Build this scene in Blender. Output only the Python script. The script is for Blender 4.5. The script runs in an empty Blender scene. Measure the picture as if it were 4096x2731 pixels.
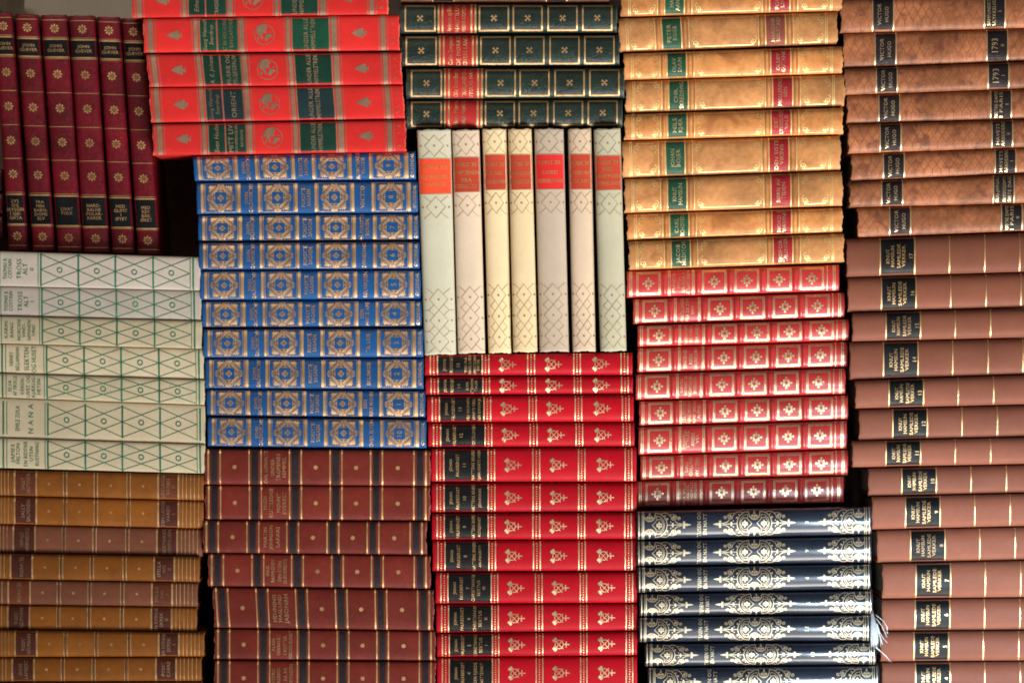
import bpy, math, random
import numpy as np
from mathutils import Vector
from mathutils.geometry import tessellate_polygon

random.seed(7)
sc = bpy.context.scene
COL = sc.collection

# ------------------------------------------------------------------ camera, light, exposure
K = 0.00023          # metres per photograph pixel on the plane of the spines
D = 4.2              # camera distance to that plane
PW, PH = 4096.0, 2731.0
cam = bpy.data.cameras.new('camera')
cam.sensor_width = 36.0
cam.lens = 36.0 * D / (PW * K)
cam.clip_start, cam.clip_end = 0.05, 60.0
cam_o = bpy.data.objects.new('camera', cam)
cam_o.location = (0, -D, 0)
cam_o.rotation_euler = (math.radians(90), 0, 0)
COL.objects.link(cam_o)
sc.camera = cam_o

world = bpy.data.worlds.new('World')
sc.world = world
world.use_nodes = True
bg = world.node_tree.nodes['Background']
bg.inputs['Color'].default_value = (1.0, 0.86, 0.72, 1)
bg.inputs['Strength'].default_value = 0.055

def area(name, loc, target, sx, sy, power, color, spread=180):
    l = bpy.data.lights.new(name, 'AREA')
    l.shape = 'RECTANGLE'; l.size = sx; l.size_y = sy
    l.energy = power; l.color = color; l.spread = math.radians(spread)
    o = bpy.data.objects.new(name, l)
    o.location = loc
    d = Vector(target) - Vector(loc)
    o.rotation_euler = d.to_track_quat('-Z', 'Y').to_euler()
    COL.objects.link(o)
    return o
# the window: low and to the right of the camera; a weak second one high on the left
area('window_light', (0.80, -1.10, -1.35), (0.13, 0.0, 0.32), 1.5, 1.0, 12.8, (1.0, 0.95, 0.88), 58)
area('added_sheen_light', (0.62, -1.12, -0.72), (0.22, 0.0, -0.28), 1.0, 0.62, 1.0, (0.93, 0.96, 1.0), 64)  # added soft panel, no real curtain: gives lower halves of spines a sheen
area('window_pane_light', (0.57, -1.40, -0.40), (0.45, 0.0, -0.30), 0.36, 0.30, 0.50, (0.66, 0.84, 1.0), 22)
area('lamp_light', (-0.50, -1.25, 1.00), (-0.42, 0.2, 0.26), 0.8, 0.45, 0.75, (1.0, 0.88, 0.76), 62)

sc.view_settings.view_transform = 'Standard'
sc.view_settings.look = 'None'
sc.view_settings.exposure = 0.0
sc.view_settings.gamma = 1.0
sc.cycles.filter_width = 1.8
sc.cycles.max_bounces = 6

# ------------------------------------------------------------------ materials
MATS = {}
def nd(nt, t, **kw):
    n = nt.nodes.new(t)
    for k, v in kw.items():
        setattr(n, k, v)
    return n

def mat(key, color, rough=0.5, kind='cloth', metal=0.0, coat=0.0, var=0.25, wear=None, wearamt=0.0,
        grain=1.0, spots=None, spec=0.5, cr=0.22):
    """Procedural cover material. kind: cloth, leather, foil, paper, plain."""
    if key in MATS:
        return MATS[key]
    m = bpy.data.materials.new(key)
    m.use_nodes = True
    nt = m.node_tree
    L = nt.links.new
    b = nt.nodes['Principled BSDF']
    b.inputs['Roughness'].default_value = rough
    b.inputs['Metallic'].default_value = metal
    b.inputs['Specular IOR Level'].default_value = {'cloth': 0.10, 'leather': 0.20}.get(kind, spec) if spec == 0.5 else spec
    b.inputs['Coat Weight'].default_value = coat
    b.inputs['Coat Roughness'].default_value = cr
    tc = nd(nt, 'ShaderNodeTexCoord')
    oi = nd(nt, 'ShaderNodeObjectInfo')
    off = nd(nt, 'ShaderNodeVectorMath', operation='MULTIPLY_ADD')
    L(oi.outputs['Random'], off.inputs[0])
    off.inputs[1].default_value = (37.0, 19.0, 53.0)
    L(tc.outputs['Object'], off.inputs[2])
    P = off.outputs[0]
    def noise(scale, detail=4, rough_=0.55, vec=None, dist=0.0):
        n = nd(nt, 'ShaderNodeTexNoise')
        n.inputs['Scale'].default_value = scale
        n.inputs['Detail'].default_value = detail
        n.inputs['Roughness'].default_value = rough_
        n.inputs['Distortion'].default_value = dist
        L(vec or P, n.inputs['Vector'])
        return n.outputs['Fac']
    def rng(x, a, b_, c, d):
        n = nd(nt, 'ShaderNodeMapRange')
        L(x, n.inputs['Value'])
        n.inputs['From Min'].default_value = a; n.inputs['From Max'].default_value = b_
        n.inputs['To Min'].default_value = c; n.inputs['To Max'].default_value = d
        return n.outputs['Result']
    def mth(op, x, y):
        n = nd(nt, 'ShaderNodeMath', operation=op)
        for i, q in enumerate((x, y)):
            if isinstance(q, (int, float)):
                n.inputs[i].default_value = q
            else:
                L(q, n.inputs[i])
        return n.outputs[0]
    def mix(f, c1, c2):
        n = nd(nt, 'ShaderNodeMix', data_type='RGBA')
        if isinstance(f, (int, float)):
            n.inputs[0].default_value = f
        else:
            L(f, n.inputs[0])
        for i, q in ((6, c1), (7, c2)):
            if isinstance(q, tuple):
                n.inputs[i].default_value = (*q, 1)
            else:
                L(q, n.inputs[i])
        return n.outputs[2]
    # slow blotches, finer mottling, and a small tone shift from object to object
    n1 = noise(22, 5, 0.6)
    n2 = noise(190, 4, 0.6)
    tone = mth('MULTIPLY', rng(n1, 0.3, 0.7, 1 - var, 1 + var), rng(n2, 0.3, 0.7, 1 - var * 0.5, 1 + var * 0.5))
    if metal < 0.2:
        tone = mth('MULTIPLY', tone, rng(oi.outputs['Random'], 0, 1, 0.87, 1.10))
    hs = nd(nt, 'ShaderNodeHueSaturation')
    hs.inputs['Color'].default_value = (*color, 1)
    L(tone, hs.inputs['Value'])
    c = hs.outputs['Color']
    if spots:
        sp = noise(spots[1], 3, 0.5, dist=0.4)
        c = mix(rng(sp, spots[2], spots[2] + 0.10, 0.0, spots[3]), c, spots[0])
    if wear is not None:
        uv = nd(nt, 'ShaderNodeSeparateXYZ')
        L(tc.outputs['UV'], uv.inputs[0])
        e = uv.outputs['X']          # 0 at an end or an edge of the spine, 1 inside it
        w = mth('ADD', mth('SUBTRACT', 1.0, e), mth('MULTIPLY', mth('SUBTRACT', noise(160, 5, 0.7), 0.5), 1.6))
        w = rng(w, 0.75, 1.0, 0.0, wearamt)
        scr = rng(noise(95, 6, 0.8), 0.66, 0.70, 0.0, wearamt * 0.55)
        w = mth('MAXIMUM', w, scr)
        c = mix(w, c, wear)
    L(c, b.inputs['Base Color'])
    # surface relief
    bump = nd(nt, 'ShaderNodeBump')
    if kind == 'cloth':
        sepm = nd(nt, 'ShaderNodeSeparateXYZ'); L(tc.outputs['Object'], sepm.inputs[0])
        a = nd(nt, 'ShaderNodeMath', operation='SINE'); L(mth('MULTIPLY', sepm.outputs['X'], 9000.0), a.inputs[0])
        z = nd(nt, 'ShaderNodeMath', operation='SINE'); L(mth('MULTIPLY', sepm.outputs['Z'], 9000.0), z.inputs[0])
        h = mth('ADD', mth('MULTIPLY', mth('MULTIPLY', a.outputs[0], z.outputs[0]), 0.25), noise(900, 4, 0.7))
        bump.inputs['Strength'].default_value = 0.22 * grain
        bump.inputs['Distance'].default_value = 0.0004
    elif kind == 'leather':
        v = nd(nt, 'ShaderNodeTexVoronoi', feature='DISTANCE_TO_EDGE')
        v.inputs['Scale'].default_value = 620
        wv = nd(nt, 'ShaderNodeVectorMath', operation='MULTIPLY_ADD')
        nv = nd(nt, 'ShaderNodeTexNoise'); nv.inputs['Scale'].default_value = 260; L(P, nv.inputs['Vector'])
        L(nv.outputs['Color'], wv.inputs[0]); wv.inputs[1].default_value = (0.004, 0.004, 0.004); L(P, wv.inputs[2])
        L(wv.outputs[0], v.inputs['Vector'])
        h = mth('ADD', rng(v.outputs['Distance'], 0.0, 0.25, 0.0, 0.6), mth('MULTIPLY', noise(120, 5, 0.6), 1.2))
        bump.inputs['Strength'].default_value = 0.30 * grain
        bump.inputs['Distance'].default_value = 0.0007
    else:
        h = mth('ADD', noise(700, 3, 0.6), mth('MULTIPLY', noise(90, 3, 0.6), 1.5))
        bump.inputs['Strength'].default_value = 0.25 * grain
        bump.inputs['Distance'].default_value = 0.0005
    L(h, bump.inputs['Height'])
    L(bump.outputs[0], b.inputs['Normal'])
    if coat and cr >= 0.2:
        cb = nd(nt, 'ShaderNodeBump')
        cb.inputs['Strength'].default_value = 0.12 * grain
        cb.inputs['Distance'].default_value = 0.0006
        L(h, cb.inputs['Height'])
        L(cb.outputs[0], b.inputs['Coat Normal'])
    L(rng(noise(60, 4, 0.6), 0.3, 0.7, max(0.05, rough - 0.09), min(1.0, rough + 0.09)), b.inputs['Roughness'])
    MATS[key] = m
    return m

GOLD = mat('gold_foil', (0.72, 0.45, 0.20), 0.34, 'foil', metal=0.72, var=0.22, wear=None, grain=1.2)
GOLD_WORN = mat('worn_gold_foil', (0.50, 0.31, 0.15), 0.42, 'foil', metal=0.55, var=0.35, grain=1.4)
GOLD_PALE = mat('pale_gold_foil', (0.86, 0.66, 0.38), 0.30, 'foil', metal=0.70, var=0.15, grain=1.0)
GREY_FOIL = mat('dull_grey_gold_print', (0.27, 0.17, 0.11), 0.45, 'foil', metal=0.35, var=0.25)
LETTER_DIM = mat('rubbed_gold_lettering', (0.32, 0.22, 0.13), 0.45, 'foil', metal=0.4, var=0.5)
PAPER = mat('page_edges', (0.62, 0.55, 0.44), 0.85, 'plain', var=0.15)
GREEN_INK = mat('green_ink', (0.035, 0.17, 0.10), 0.7, 'cloth', var=0.25)
OLIVE_INK = mat('bronze_ink', (0.42, 0.26, 0.09), 0.5, 'foil', metal=0.3, var=0.35)
BLACK_LAB = mat('black_leather_label', (0.006, 0.007, 0.008), 0.40, 'plain', spec=0.18, var=0.3, wear=(0.10, 0.045, 0.03), wearamt=0.15)
BLACK_RUB = mat('rubbed_black_label', (0.010, 0.011, 0.013), 0.45, 'plain', spec=0.18, var=0.4, wear=(0.16, 0.06, 0.04), wearamt=0.55)

# ------------------------------------------------------------------ shapes in the plane of a spine (u along, v across)
def rect(u0, u1, v0, v1):
    nu = max(1, int(abs(u1 - u0) / 14)); nv = max(1, min(16, int(abs(v1 - v0) / 7)))
    us = np.linspace(u0, u1, nu + 1); vs = np.linspace(v0, v1, nv + 1)
    U, V = np.meshgrid(us, vs, indexing='ij')
    f = [(i * (nv + 1) + j, (i + 1) * (nv + 1) + j, (i + 1) * (nv + 1) + j + 1, i * (nv + 1) + j + 1)
         for i in range(nu) for j in range(nv)]
    return np.c_[U.ravel(), V.ravel()], f

def stroke(pts, w, closed=False, step=9.0, taper=False):
    P = [np.array(p, float) for p in pts]
    if closed:
        P.append(P[0])
    Q = [P[0]]
    for a, b in zip(P[:-1], P[1:]):
        n = max(1, int(np.linalg.norm(b - a) / step))
        for k in range(1, n + 1):
            Q.append(a + (b - a) * k / n)
    Q = np.array(Q)
    d = np.gradient(Q, axis=0)
    if closed:
        d[0] = d[-1] = Q[1] - Q[-2]
    ln = np.linalg.norm(d, axis=1, keepdims=True); ln[ln == 0] = 1
    d = d / ln
    n = np.c_[-d[:, 1], d[:, 0]]
    ww = np.full(len(Q), w * 0.5)
    # keep the full width through corners
    for i in range(1, len(Q) - 1):
        a = Q[i] - Q[i - 1]; b = Q[i + 1] - Q[i]
        ca = np.dot(a, b) / (np.linalg.norm(a) * np.linalg.norm(b) + 1e-9)
        ww[i] = w * 0.5 / max(0.6, math.sqrt(max(0.0, (1 + ca) / 2)))
    if taper:
        ww *= np.clip(np.linspace(1.4, 0.5, len(Q)), 0, 1)
    A = Q + n * ww[:, None]; B = Q - n * ww[:, None]
    V = np.empty((2 * len(Q), 2)); V[0::2] = A; V[1::2] = B
    f = [(2 * i, 2 * i + 1, 2 * i + 3, 2 * i + 2) for i in range(len(Q) - 1)]
    return V, f

def disc(c, r, n=12, ry=None):
    ry = ry or r
    a = np.linspace(0, 2 * math.pi, n, endpoint=False)
    V = np.c_[c[0] + r * np.cos(a), c[1] + ry * np.sin(a)]
    V = np.r_[V, [[c[0], c[1]]]]
    return V, [(i, (i + 1) % n, n) for i in range(n)]

def ring(c, r, w, n=22, ry=None):
    ry = ry or r
    a = np.linspace(0, 2 * math.pi, n, endpoint=False)
    ca, sa = np.cos(a), np.sin(a)
    V = np.r_[np.c_[c[0] + (r + w / 2) * ca, c[1] + (ry + w / 2) * sa], np.c_[c[0] + (r - w / 2) * ca, c[1] + (ry - w / 2) * sa]]
    return V, [(i, (i + 1) % n, n + (i + 1) % n, n + i) for i in range(n)]

def poly(pts):
    tri = tessellate_polygon([[Vector((p[0], p[1], 0)) for p in pts]])
    return np.array(pts, float), [tuple(t) for t in tri]

def spiral(c, r0, r1, a0, turns, w, n=18):
    pts = []
    for i in range(n + 1):
        k = i / n
        a = a0 + turns * 2 * math.pi * k
        r = r0 + (r1 - r0) * k
        pts.append((c[0] + r * math.cos(a), c[1] + r * math.sin(a)))
    return stroke(pts, w, step=50)

def xf(shape, cu, cv, su=1.0, sv=1.0, rot=0.0):
    V, f = shape
    V = V.copy()
    if rot:
        c, s = math.cos(rot), math.sin(rot)
        V = np.c_[V[:, 0] * c - V[:, 1] * s, V[:, 0] * s + V[:, 1] * c]
    V[:, 0] = V[:, 0] * su + cu; V[:, 1] = V[:, 1] * sv + cv
    return V, f

def frame(u0, u1, v0, v1, w):
    return [rect(u0, u1, v1 - w, v1), rect(u0, u1, v0, v0 + w),
            rect(u0, u0 + w, v0 + w, v1 - w), rect(u1 - w, u1, v0 + w, v1 - w)]

# glyphs: tessellated once from the built-in font, then composed
GLY = {}
def _glyph_mesh(body, offset):
    cu = bpy.data.curves.new('tmp', 'FONT')
    cu.body = body; cu.size = 1.0; cu.resolution_u = 2; cu.offset = offset
    ob = bpy.data.objects.new('tmp', cu)
    me = bpy.data.meshes.new_from_object(ob)
    V = np.empty(len(me.vertices) * 3); me.vertices.foreach_get('co', V)
    V = V.reshape(-1, 3)[:, :2].copy()
    f = [tuple(p.vertices) for p in me.polygons]
    bpy.data.meshes.remove(me); bpy.data.objects.remove(ob); bpy.data.curves.remove(cu)
    return V, f
def glyph(ch, offset=0.0):
    k = (ch, offset)
    if k not in GLY:
        base = _glyph_mesh('HH', offset)[0]
        three = _glyph_mesh('H' + ch + 'H', offset)[0]
        adv = (three[:, 0].max() - three[:, 0].min()) - (base[:, 0].max() - base[:, 0].min())
        if ch == ' ':
            GLY[k] = (np.zeros((0, 2)), [], adv)
        else:
            V, f = _glyph_mesh(ch, offset)
            GLY[k] = (V, f, adv)
    return GLY[k]
CAP = _glyph_mesh('H', 0.0)[0][:, 1].max()

def text(s, uc, H, W=None, vc=0.0, maxw=None, track=0.06, serif=False, slant=0.0, bold=0.0):
    """One line; reads towards +v with the tops of the letters towards -u."""
    Vs, F, x, n = [], [], 0.0, 0
    tr = track * CAP
    for ch in s:
        V, f, adv = glyph(ch, bold)
        if len(V):
            V = V.copy()
            V[:, 0] += x + slant * V[:, 1]
            Vs.append(V); F += [tuple(i + n for i in p) for p in f]; n += len(V)
            if serif and ch in 'IJLTFPHNMKARVXYEDBUI1':
                # slab serifs on the outer feet and tops of the letters
                x0, x1 = V[:, 0].min(), V[:, 0].max()
                t = CAP * 0.075
                ends = []
                if ch in 'HNMKARXI1': ends += [(x0, 0), (x1, 0)] if ch != 'I' and ch != '1' else [((x0 + x1) / 2, 0)]
                if ch in 'HNMKXUVYI': ends += [(x0, 1), (x1, 1)] if ch != 'I' else [((x0 + x1) / 2, 1)]
                if ch in 'FPTY': ends += [((x0 if ch in 'FP' else (x0 + x1) / 2), 0)]
                if ch in 'EDBLFPR': ends += [(x0, 0), (x0, 1)]
                for ex, top in ends:
                    hw = CAP * 0.12
                    yb = CAP - t if top else 0.0
                    q = np.array([[ex - hw, yb], [ex + hw, yb], [ex + hw, yb + t], [ex - hw, yb + t]])
                    Vs.append(q); F.append((n, n + 1, n + 2, n + 3)); n += 4
        x += adv + tr
    if not Vs:
        return np.zeros((0, 2)), []
    V = np.vstack(Vs)
    V[:, 0] -= (V[:, 0].min() + V[:, 0].max()) / 2
    V[:, 1] -= CAP / 2
    k = H / CAP
    w = V[:, 0].max() - V[:, 0].min()
    kx = k
    if W:
        kx = W / w
    if maxw and w * kx > maxw:
        kx = maxw / w
    return np.c_[uc - V[:, 1] * k, vc + V[:, 0] * kx], F

# ------------------------------------------------------------------ the book
def unproj(px, py, y):
    f = (D + y) / D
    return np.stack([(px - PW / 2) * K * f, np.zeros_like(px) + y, (PH / 2 - py) * K * f], -1)

SERIES_COUNT = {}
class Book:
    def __init__(self, name, TL, TR, BR, BL, y0=0.0, h=10, p=2.4, vertical=False, ridges=(), worn=0.8,
                 spine=None, board=None, depth=0.125, inset=1.2):
        self.name = name
        TL, TR, BR, BL = [np.array(q, float) for q in (TL, TR, BR, BL)]
        if vertical:
            TL[0] += inset; BL[0] += inset; TR[0] -= inset; BR[0] -= inset
        else:
            TL[1] += inset; TR[1] += inset; BL[1] -= inset; BR[1] -= inset
        self.c = (TL, TR, BR, BL)
        self.vert = vertical
        if vertical:
            self.L = (np.linalg.norm(BL - TL) + np.linalg.norm(BR - TR)) / 2
            self.T = (abs(TR[0] - TL[0]) + abs(BR[0] - BL[0])) / 2
        else:
            self.L = (np.linalg.norm(TR - TL) + np.linalg.norm(BR - BL)) / 2
            self.T = (abs(TL[1] - BL[1]) + abs(TR[1] - BR[1])) / 2
        self.h, self.p, self.ridges, self.y0, self.worn = h, p, ridges, y0, worn
        r = random.Random(hash((round(TL[0]), round(TL[1]))) & 0xffff)
        self.ph = [r.uniform(0, 6.28) for _ in range(8)]
        self.spine_mat = spine; self.board_mat = board or spine
        self.depth = depth
        self.layers = {}
        ctr = unproj(*(sum(self.c) / 4), y0)
        base = (BL + BR) / 2
        self.org = unproj(base[0], base[1], y0)

    def pos(self, U, V, off=0.0, normal=True):
        """U px along the spine, V px across it -> world points lying on the curved spine."""
        U = np.asarray(U, float); V = np.asarray(V, float)
        def base(U, V):
            s = U / self.L
            t = np.clip(V / (self.T / 2), -1, 1)
            TL, TR, BR, BL = self.c
            k = (t + 1) / 2
            if self.vert:
                a = TL[None] * (1 - k)[:, None] + TR[None] * k[:, None]
                b = BL[None] * (1 - k)[:, None] + BR[None] * k[:, None]
            else:
                a = BL[None] * (1 - k)[:, None] + TL[None] * k[:, None]
                b = BR[None] * (1 - k)[:, None] + TR[None] * k[:, None]
            pp = a * (1 - s)[:, None] + b * s[:, None]
            P = unproj(pp[:, 0], pp[:, 1], self.y0)
            bulge = self.h * np.power(np.clip(1 - np.abs(t) ** self.p, 0, 1), 1 / self.p)
            for (c, w, hh) in self.ridges:
                d = np.abs(U - c) / (w / 2)
                bulge = bulge + hh * np.clip(1 - d ** 3, 0, 1) * np.clip(1.02 - np.abs(t) ** 6, 0, 1)
            e = np.minimum(U, self.L - U)
            bulge = bulge - 2.6 * np.clip(1 - e / 7, 0, 1) ** 2
            ph = self.ph
            bulge = bulge + 0.9 * np.sin(U / 130 + ph[0]) * np.cos(t * 1.3 + ph[1]) + 0.35 * np.sin(U / 41 + 2 * t + ph[2])
            P[:, 1] -= bulge * K
            return P
        P = base(U, V)
        if off:
            eps = 1.0
            Pu = base(U + eps, V) - base(U - eps, V)
            Pv = base(U, np.clip(V + eps, -self.T / 2, self.T / 2)) - base(U, np.clip(V - eps, -self.T / 2, self.T / 2))
            N = np.cross(Pu, Pv)
            N /= (np.linalg.norm(N, axis=1, keepdims=True) + 1e-12)
            N[N[:, 1] > 0] *= -1
            P = P + N * off
        return P

    # --- decoration layers
    def add(self, layer, shapes, material=None, off=0.00022, parent=None):
        if isinstance(shapes, tuple):
            shapes = [shapes]
        d = self.layers.setdefault(layer, {'s': [], 'm': material, 'off': off, 'parent': parent})
        if material: d['m'] = material
        d['s'] += [s for s in shapes if len(s[1])]
    def bar(self, u0, u1, k=0.985, layer='gilt_tooling', material=GOLD):
        h = self.T / 2 * k
        self.add(layer, rect(u0, u1, -h, h), material)
    def label(self, u0, u1, material, name='title_label', k=0.985):
        h = self.T / 2 * k
        self.add(name, rect(u0, u1, -h, h), material, 0.00012)

    def mesh(self, name, P, faces, m, parent, smooth=True, uv=None):
        me = bpy.data.meshes.new(name)
        me.from_pydata([tuple(x) for x in (P - self.org)], [], faces)
        if uv is not None:
            lay = me.uv_layers.new(name='UVMap')
            idx = np.empty(len(me.loops), int); me.loops.foreach_get('vertex_index', idx)
            lay.data.foreach_set('uv', uv[idx].astype(np.float32).ravel())
        me.materials.append(m)
        if smooth:
            me.polygons.foreach_set('use_smooth', [True] * len(me.polygons))
        o = bpy.data.objects.new(name, me)
        COL.objects.link(o)
        o.parent = parent
        return o

    def build(self, label, group, cat='book', stretch=None):
        root = bpy.data.objects.new(self.name, None)
        root.empty_display_size = 0.02
        root.location = self.org
        COL.objects.link(root)
        root['label'] = label; root['category'] = cat
        if group: root['group'] = group
        # spine: curved front, closed ends, sides back to the joint
        us = {0, 1.5, 3.5, 6, 9, self.L - 9, self.L - 6, self.L - 3.5, self.L - 1.5, self.L}
        us |= set(np.linspace(0, self.L, 30))
        for (c, w, hh) in self.ridges:
            us |= {c + w / 2 * q for q in (-1.1, -1, -0.85, -0.6, -0.2, 0.2, 0.6, 0.85, 1, 1.1)}
        us = np.array(sorted(us))
        nt_ = 23
        ts = np.sin(np.linspace(-math.pi / 2, math.pi / 2, nt_))
        U, Tt = np.meshgrid(us, ts, indexing='ij')
        V = Tt * self.T / 2
        Uj = U.copy()
        wob = self.worn * (np.sin(Tt * 5 + self.ph[3]) + 0.6 * np.sin(Tt * 11 + self.ph[4]) + 0.4 * np.sin(Tt * 23 + self.ph[7]))
        Uj += np.where(U < 12, wob * (1 - U / 12), 0)
        wob2 = self.worn * (np.sin(Tt * 4 + self.ph[5]) + 0.6 * np.sin(Tt * 13 + self.ph[6]) + 0.4 * np.sin(Tt * 19 + self.ph[1]))
        Uj += np.where(self.L - U < 12, wob2 * (1 - (self.L - U) / 12), 0)
        P = self.pos(Uj.ravel(), V.ravel())
        nu = len(us)
        idx = lambda i, j: i * nt_ + j
        F = [(idx(i, j), idx(i + 1, j), idx(i + 1, j + 1), idx(i, j + 1)) for i in range(nu - 1) for j in range(nt_ - 1)]
        if self.vert: F = [tuple(reversed(q)) for q in F]
        e = np.clip(np.minimum(U, self.L - U) / 16, 0, 1)
        e2 = np.clip((1 - np.abs(Tt)) / 0.10, 0, 1) * 0.5 + 0.5
        uv = np.c_[np.minimum(e, e2).ravel(), (Tt.ravel() + 1) / 2]
        # back ring
        n0 = len(P)
        yb = self.y0 + 0.0045
        ringi = [idx(i, 0) for i in range(nu)] + [idx(nu - 1, j) for j in range(1, nt_)] + \
                [idx(i, nt_ - 1) for i in range(nu - 2, -1, -1)] + [idx(0, j) for j in range(nt_ - 2, 0, -1)]
        B = P[ringi].copy(); B[:, 1] = yb
        P2 = np.r_[P, B]
        uv2 = np.r_[uv, uv[ringi]]
        m = len(ringi)
        G = [(ringi[k], ringi[(k + 1) % m], n0 + (k + 1) % m, n0 + k) for k in range(m)]
        if not self.vert: G = [tuple(reversed(q)) for q in G]
        sp = self.mesh('spine', P2, F + G, self.spine_mat, root, uv=uv2)
        # crisp edge where the ends turn: custom flat for the back ring
        sm = [True] * len(F) + [False] * len(G)
        sp.data.polygons.foreach_set('use_smooth', sm)
        # boards and page block
        TL, TR, BR, BL = self.c
        def slab(q, y1, y2, name, m, bev=True):
            a = np.array([unproj(c[0], c[1], self.y0) for c in q])
            front = a.copy(); front[:, 1] = y1
            back = a.copy(); back[:, 1] = y2
            PP = np.r_[front, back]
            f = [(0, 1, 2, 3), (7, 6, 5, 4), (0, 4, 5, 1), (1, 5, 6, 2), (2, 6, 7, 3), (3, 7, 4, 0)]
            return self.mesh(name, PP, f, m, root, smooth=False, uv=np.ones((8, 2)))
        th = min(11.0, self.T * 0.12)
        y1, y2 = self.y0 + 0.0065, self.y0 + self.depth
        lerp = lambda a, b, t: a + (b - a) * t
        if self.vert:
            f = th / self.T
            slab([TL, lerp(TL, TR, f), lerp(BL, BR, f), BL], y1, y2, 'board', self.board_mat)
            slab([lerp(TR, TL, f), TR, BR, lerp(BR, BL, f)], y1, y2, 'board', self.board_mat)
            g = f * 1.15; e_ = 12 / self.L
            q = [lerp(TL, TR, g), lerp(TL, TR, 1 - g), lerp(BL, BR, 1 - g), lerp(BL, BR, g)]
            q = [lerp(q[0], q[3], e_), lerp(q[1], q[2], e_), lerp(q[2], q[1], e_), lerp(q[3], q[0], e_)]
        else:
            f = th / self.T
            slab([TL, TR, lerp(TR, BR, f), lerp(TL, BL, f)], y1, y2, 'board', self.board_mat)
            slab([lerp(BL, TL, f), lerp(BR, TR, f), BR, BL], y1, y2, 'board', self.board_mat)
            g = f * 1.15; e_ = 12 / self.L
            q = [lerp(TL, BL, g), lerp(TR, BR, g), lerp(BR, TR, g), lerp(BL, TL, g)]
            q = [lerp(q[0], q[1], e_), lerp(q[1], q[0], e_), lerp(q[2], q[3], e_), lerp(q[3], q[2], e_)]
        slab(q, self.y0 + 0.0050, y2 - 0.004, 'page_block', PAPER)
        made = {}
        for name, d in self.layers.items():
            if not d['s']: continue
            Vs, Fs, n = [], [], 0
            for V_, f_ in d['s']:
                Vs.append(V_); Fs += [tuple(int(i) + n for i in q) for q in f_]; n += len(V_)
            VV = np.vstack(Vs)
            lim = self.T / 2 * 0.995
            VV[:, 1] = np.clip(VV[:, 1], -lim, lim)
            VV[:, 0] = np.clip(VV[:, 0], 1.5, self.L - 1.5)
            P = self.pos(VV[:, 0], VV[:, 1], d['off'])
            par = made.get(d['parent'], root) if d['parent'] else root
            tt = VV[:, 1] / (self.T / 2)
            e2 = np.clip((1 - np.abs(tt)) / 0.10, 0, 1) * 0.5 + 0.5
            e1 = np.clip(np.minimum(VV[:, 0], self.L - VV[:, 0]) / 16, 0, 1)
            made[name] = self.mesh(name.split('#')[0], P, Fs, d['m'], par, uv=np.c_[np.minimum(e1, e2), (tt + 1) / 2])
        return root

def words(b, lines, m=GOLD, parent=None, layer='lettering', k=0.90, **kw):
    for ln in lines:
        s, u, H = ln[:3]
        W = ln[3] if len(ln) > 3 else None
        vc = ln[4] if len(ln) > 4 else 0.0
        b.add(layer, text(s, u, H, W, vc, maxw=b.T * k, **kw), m, 0.00032, parent)

# ================================================================== THE SETTING
def structure(name, lo, hi, m):
    me = bpy.data.meshes.new(name)
    x0, y0, z0 = lo; x1, y1, z1 = hi
    me.from_pydata([(x0, y0, z0), (x1, y0, z0), (x1, y1, z0), (x0, y1, z0), (x0, y0, z1), (x1, y0, z1), (x1, y1, z1), (x0, y1, z1)],
                   [], [(0, 1, 5, 4), (1, 2, 6, 5), (2, 3, 7, 6), (3, 0, 4, 7), (4, 5, 6, 7), (3, 2, 1, 0)])
    me.materials.append(m)
    o = bpy.data.objects.new(name.replace('_low', '').replace('_high', ''), me); COL.objects.link(o)
    o['kind'] = 'structure'
    return o
ZF = -0.3255
WALL = mat('plaster', (0.86, 0.76, 0.62), 0.85, 'plain', var=0.06)
WOOD = mat('dark_wood', (0.16, 0.10, 0.07), 0.55, 'plain', var=0.3)
structure('wall', (-1.3, 0.30, ZF - 0.02), (1.3, 0.34, 1.1), WALL)
structure('table_surface', (-1.0, 0.002, ZF - 0.03), (1.0, 0.295, ZF), WOOD)
structure('dark_panel_low', (-1.25, 0.165, ZF), (-0.346, 0.185, 0.22), WOOD)  # added backing, low so the lit wall shows above it
structure('dark_panel_high', (-0.344, 0.165, ZF), (1.25, 0.185, 0.50), WOOD)  # brown panel of one gap, extended so that all the gaps stay dark
def floor_px(y):
    return PH / 2 + (-ZF) / (K * (D + y) / D) - 1.3

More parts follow.
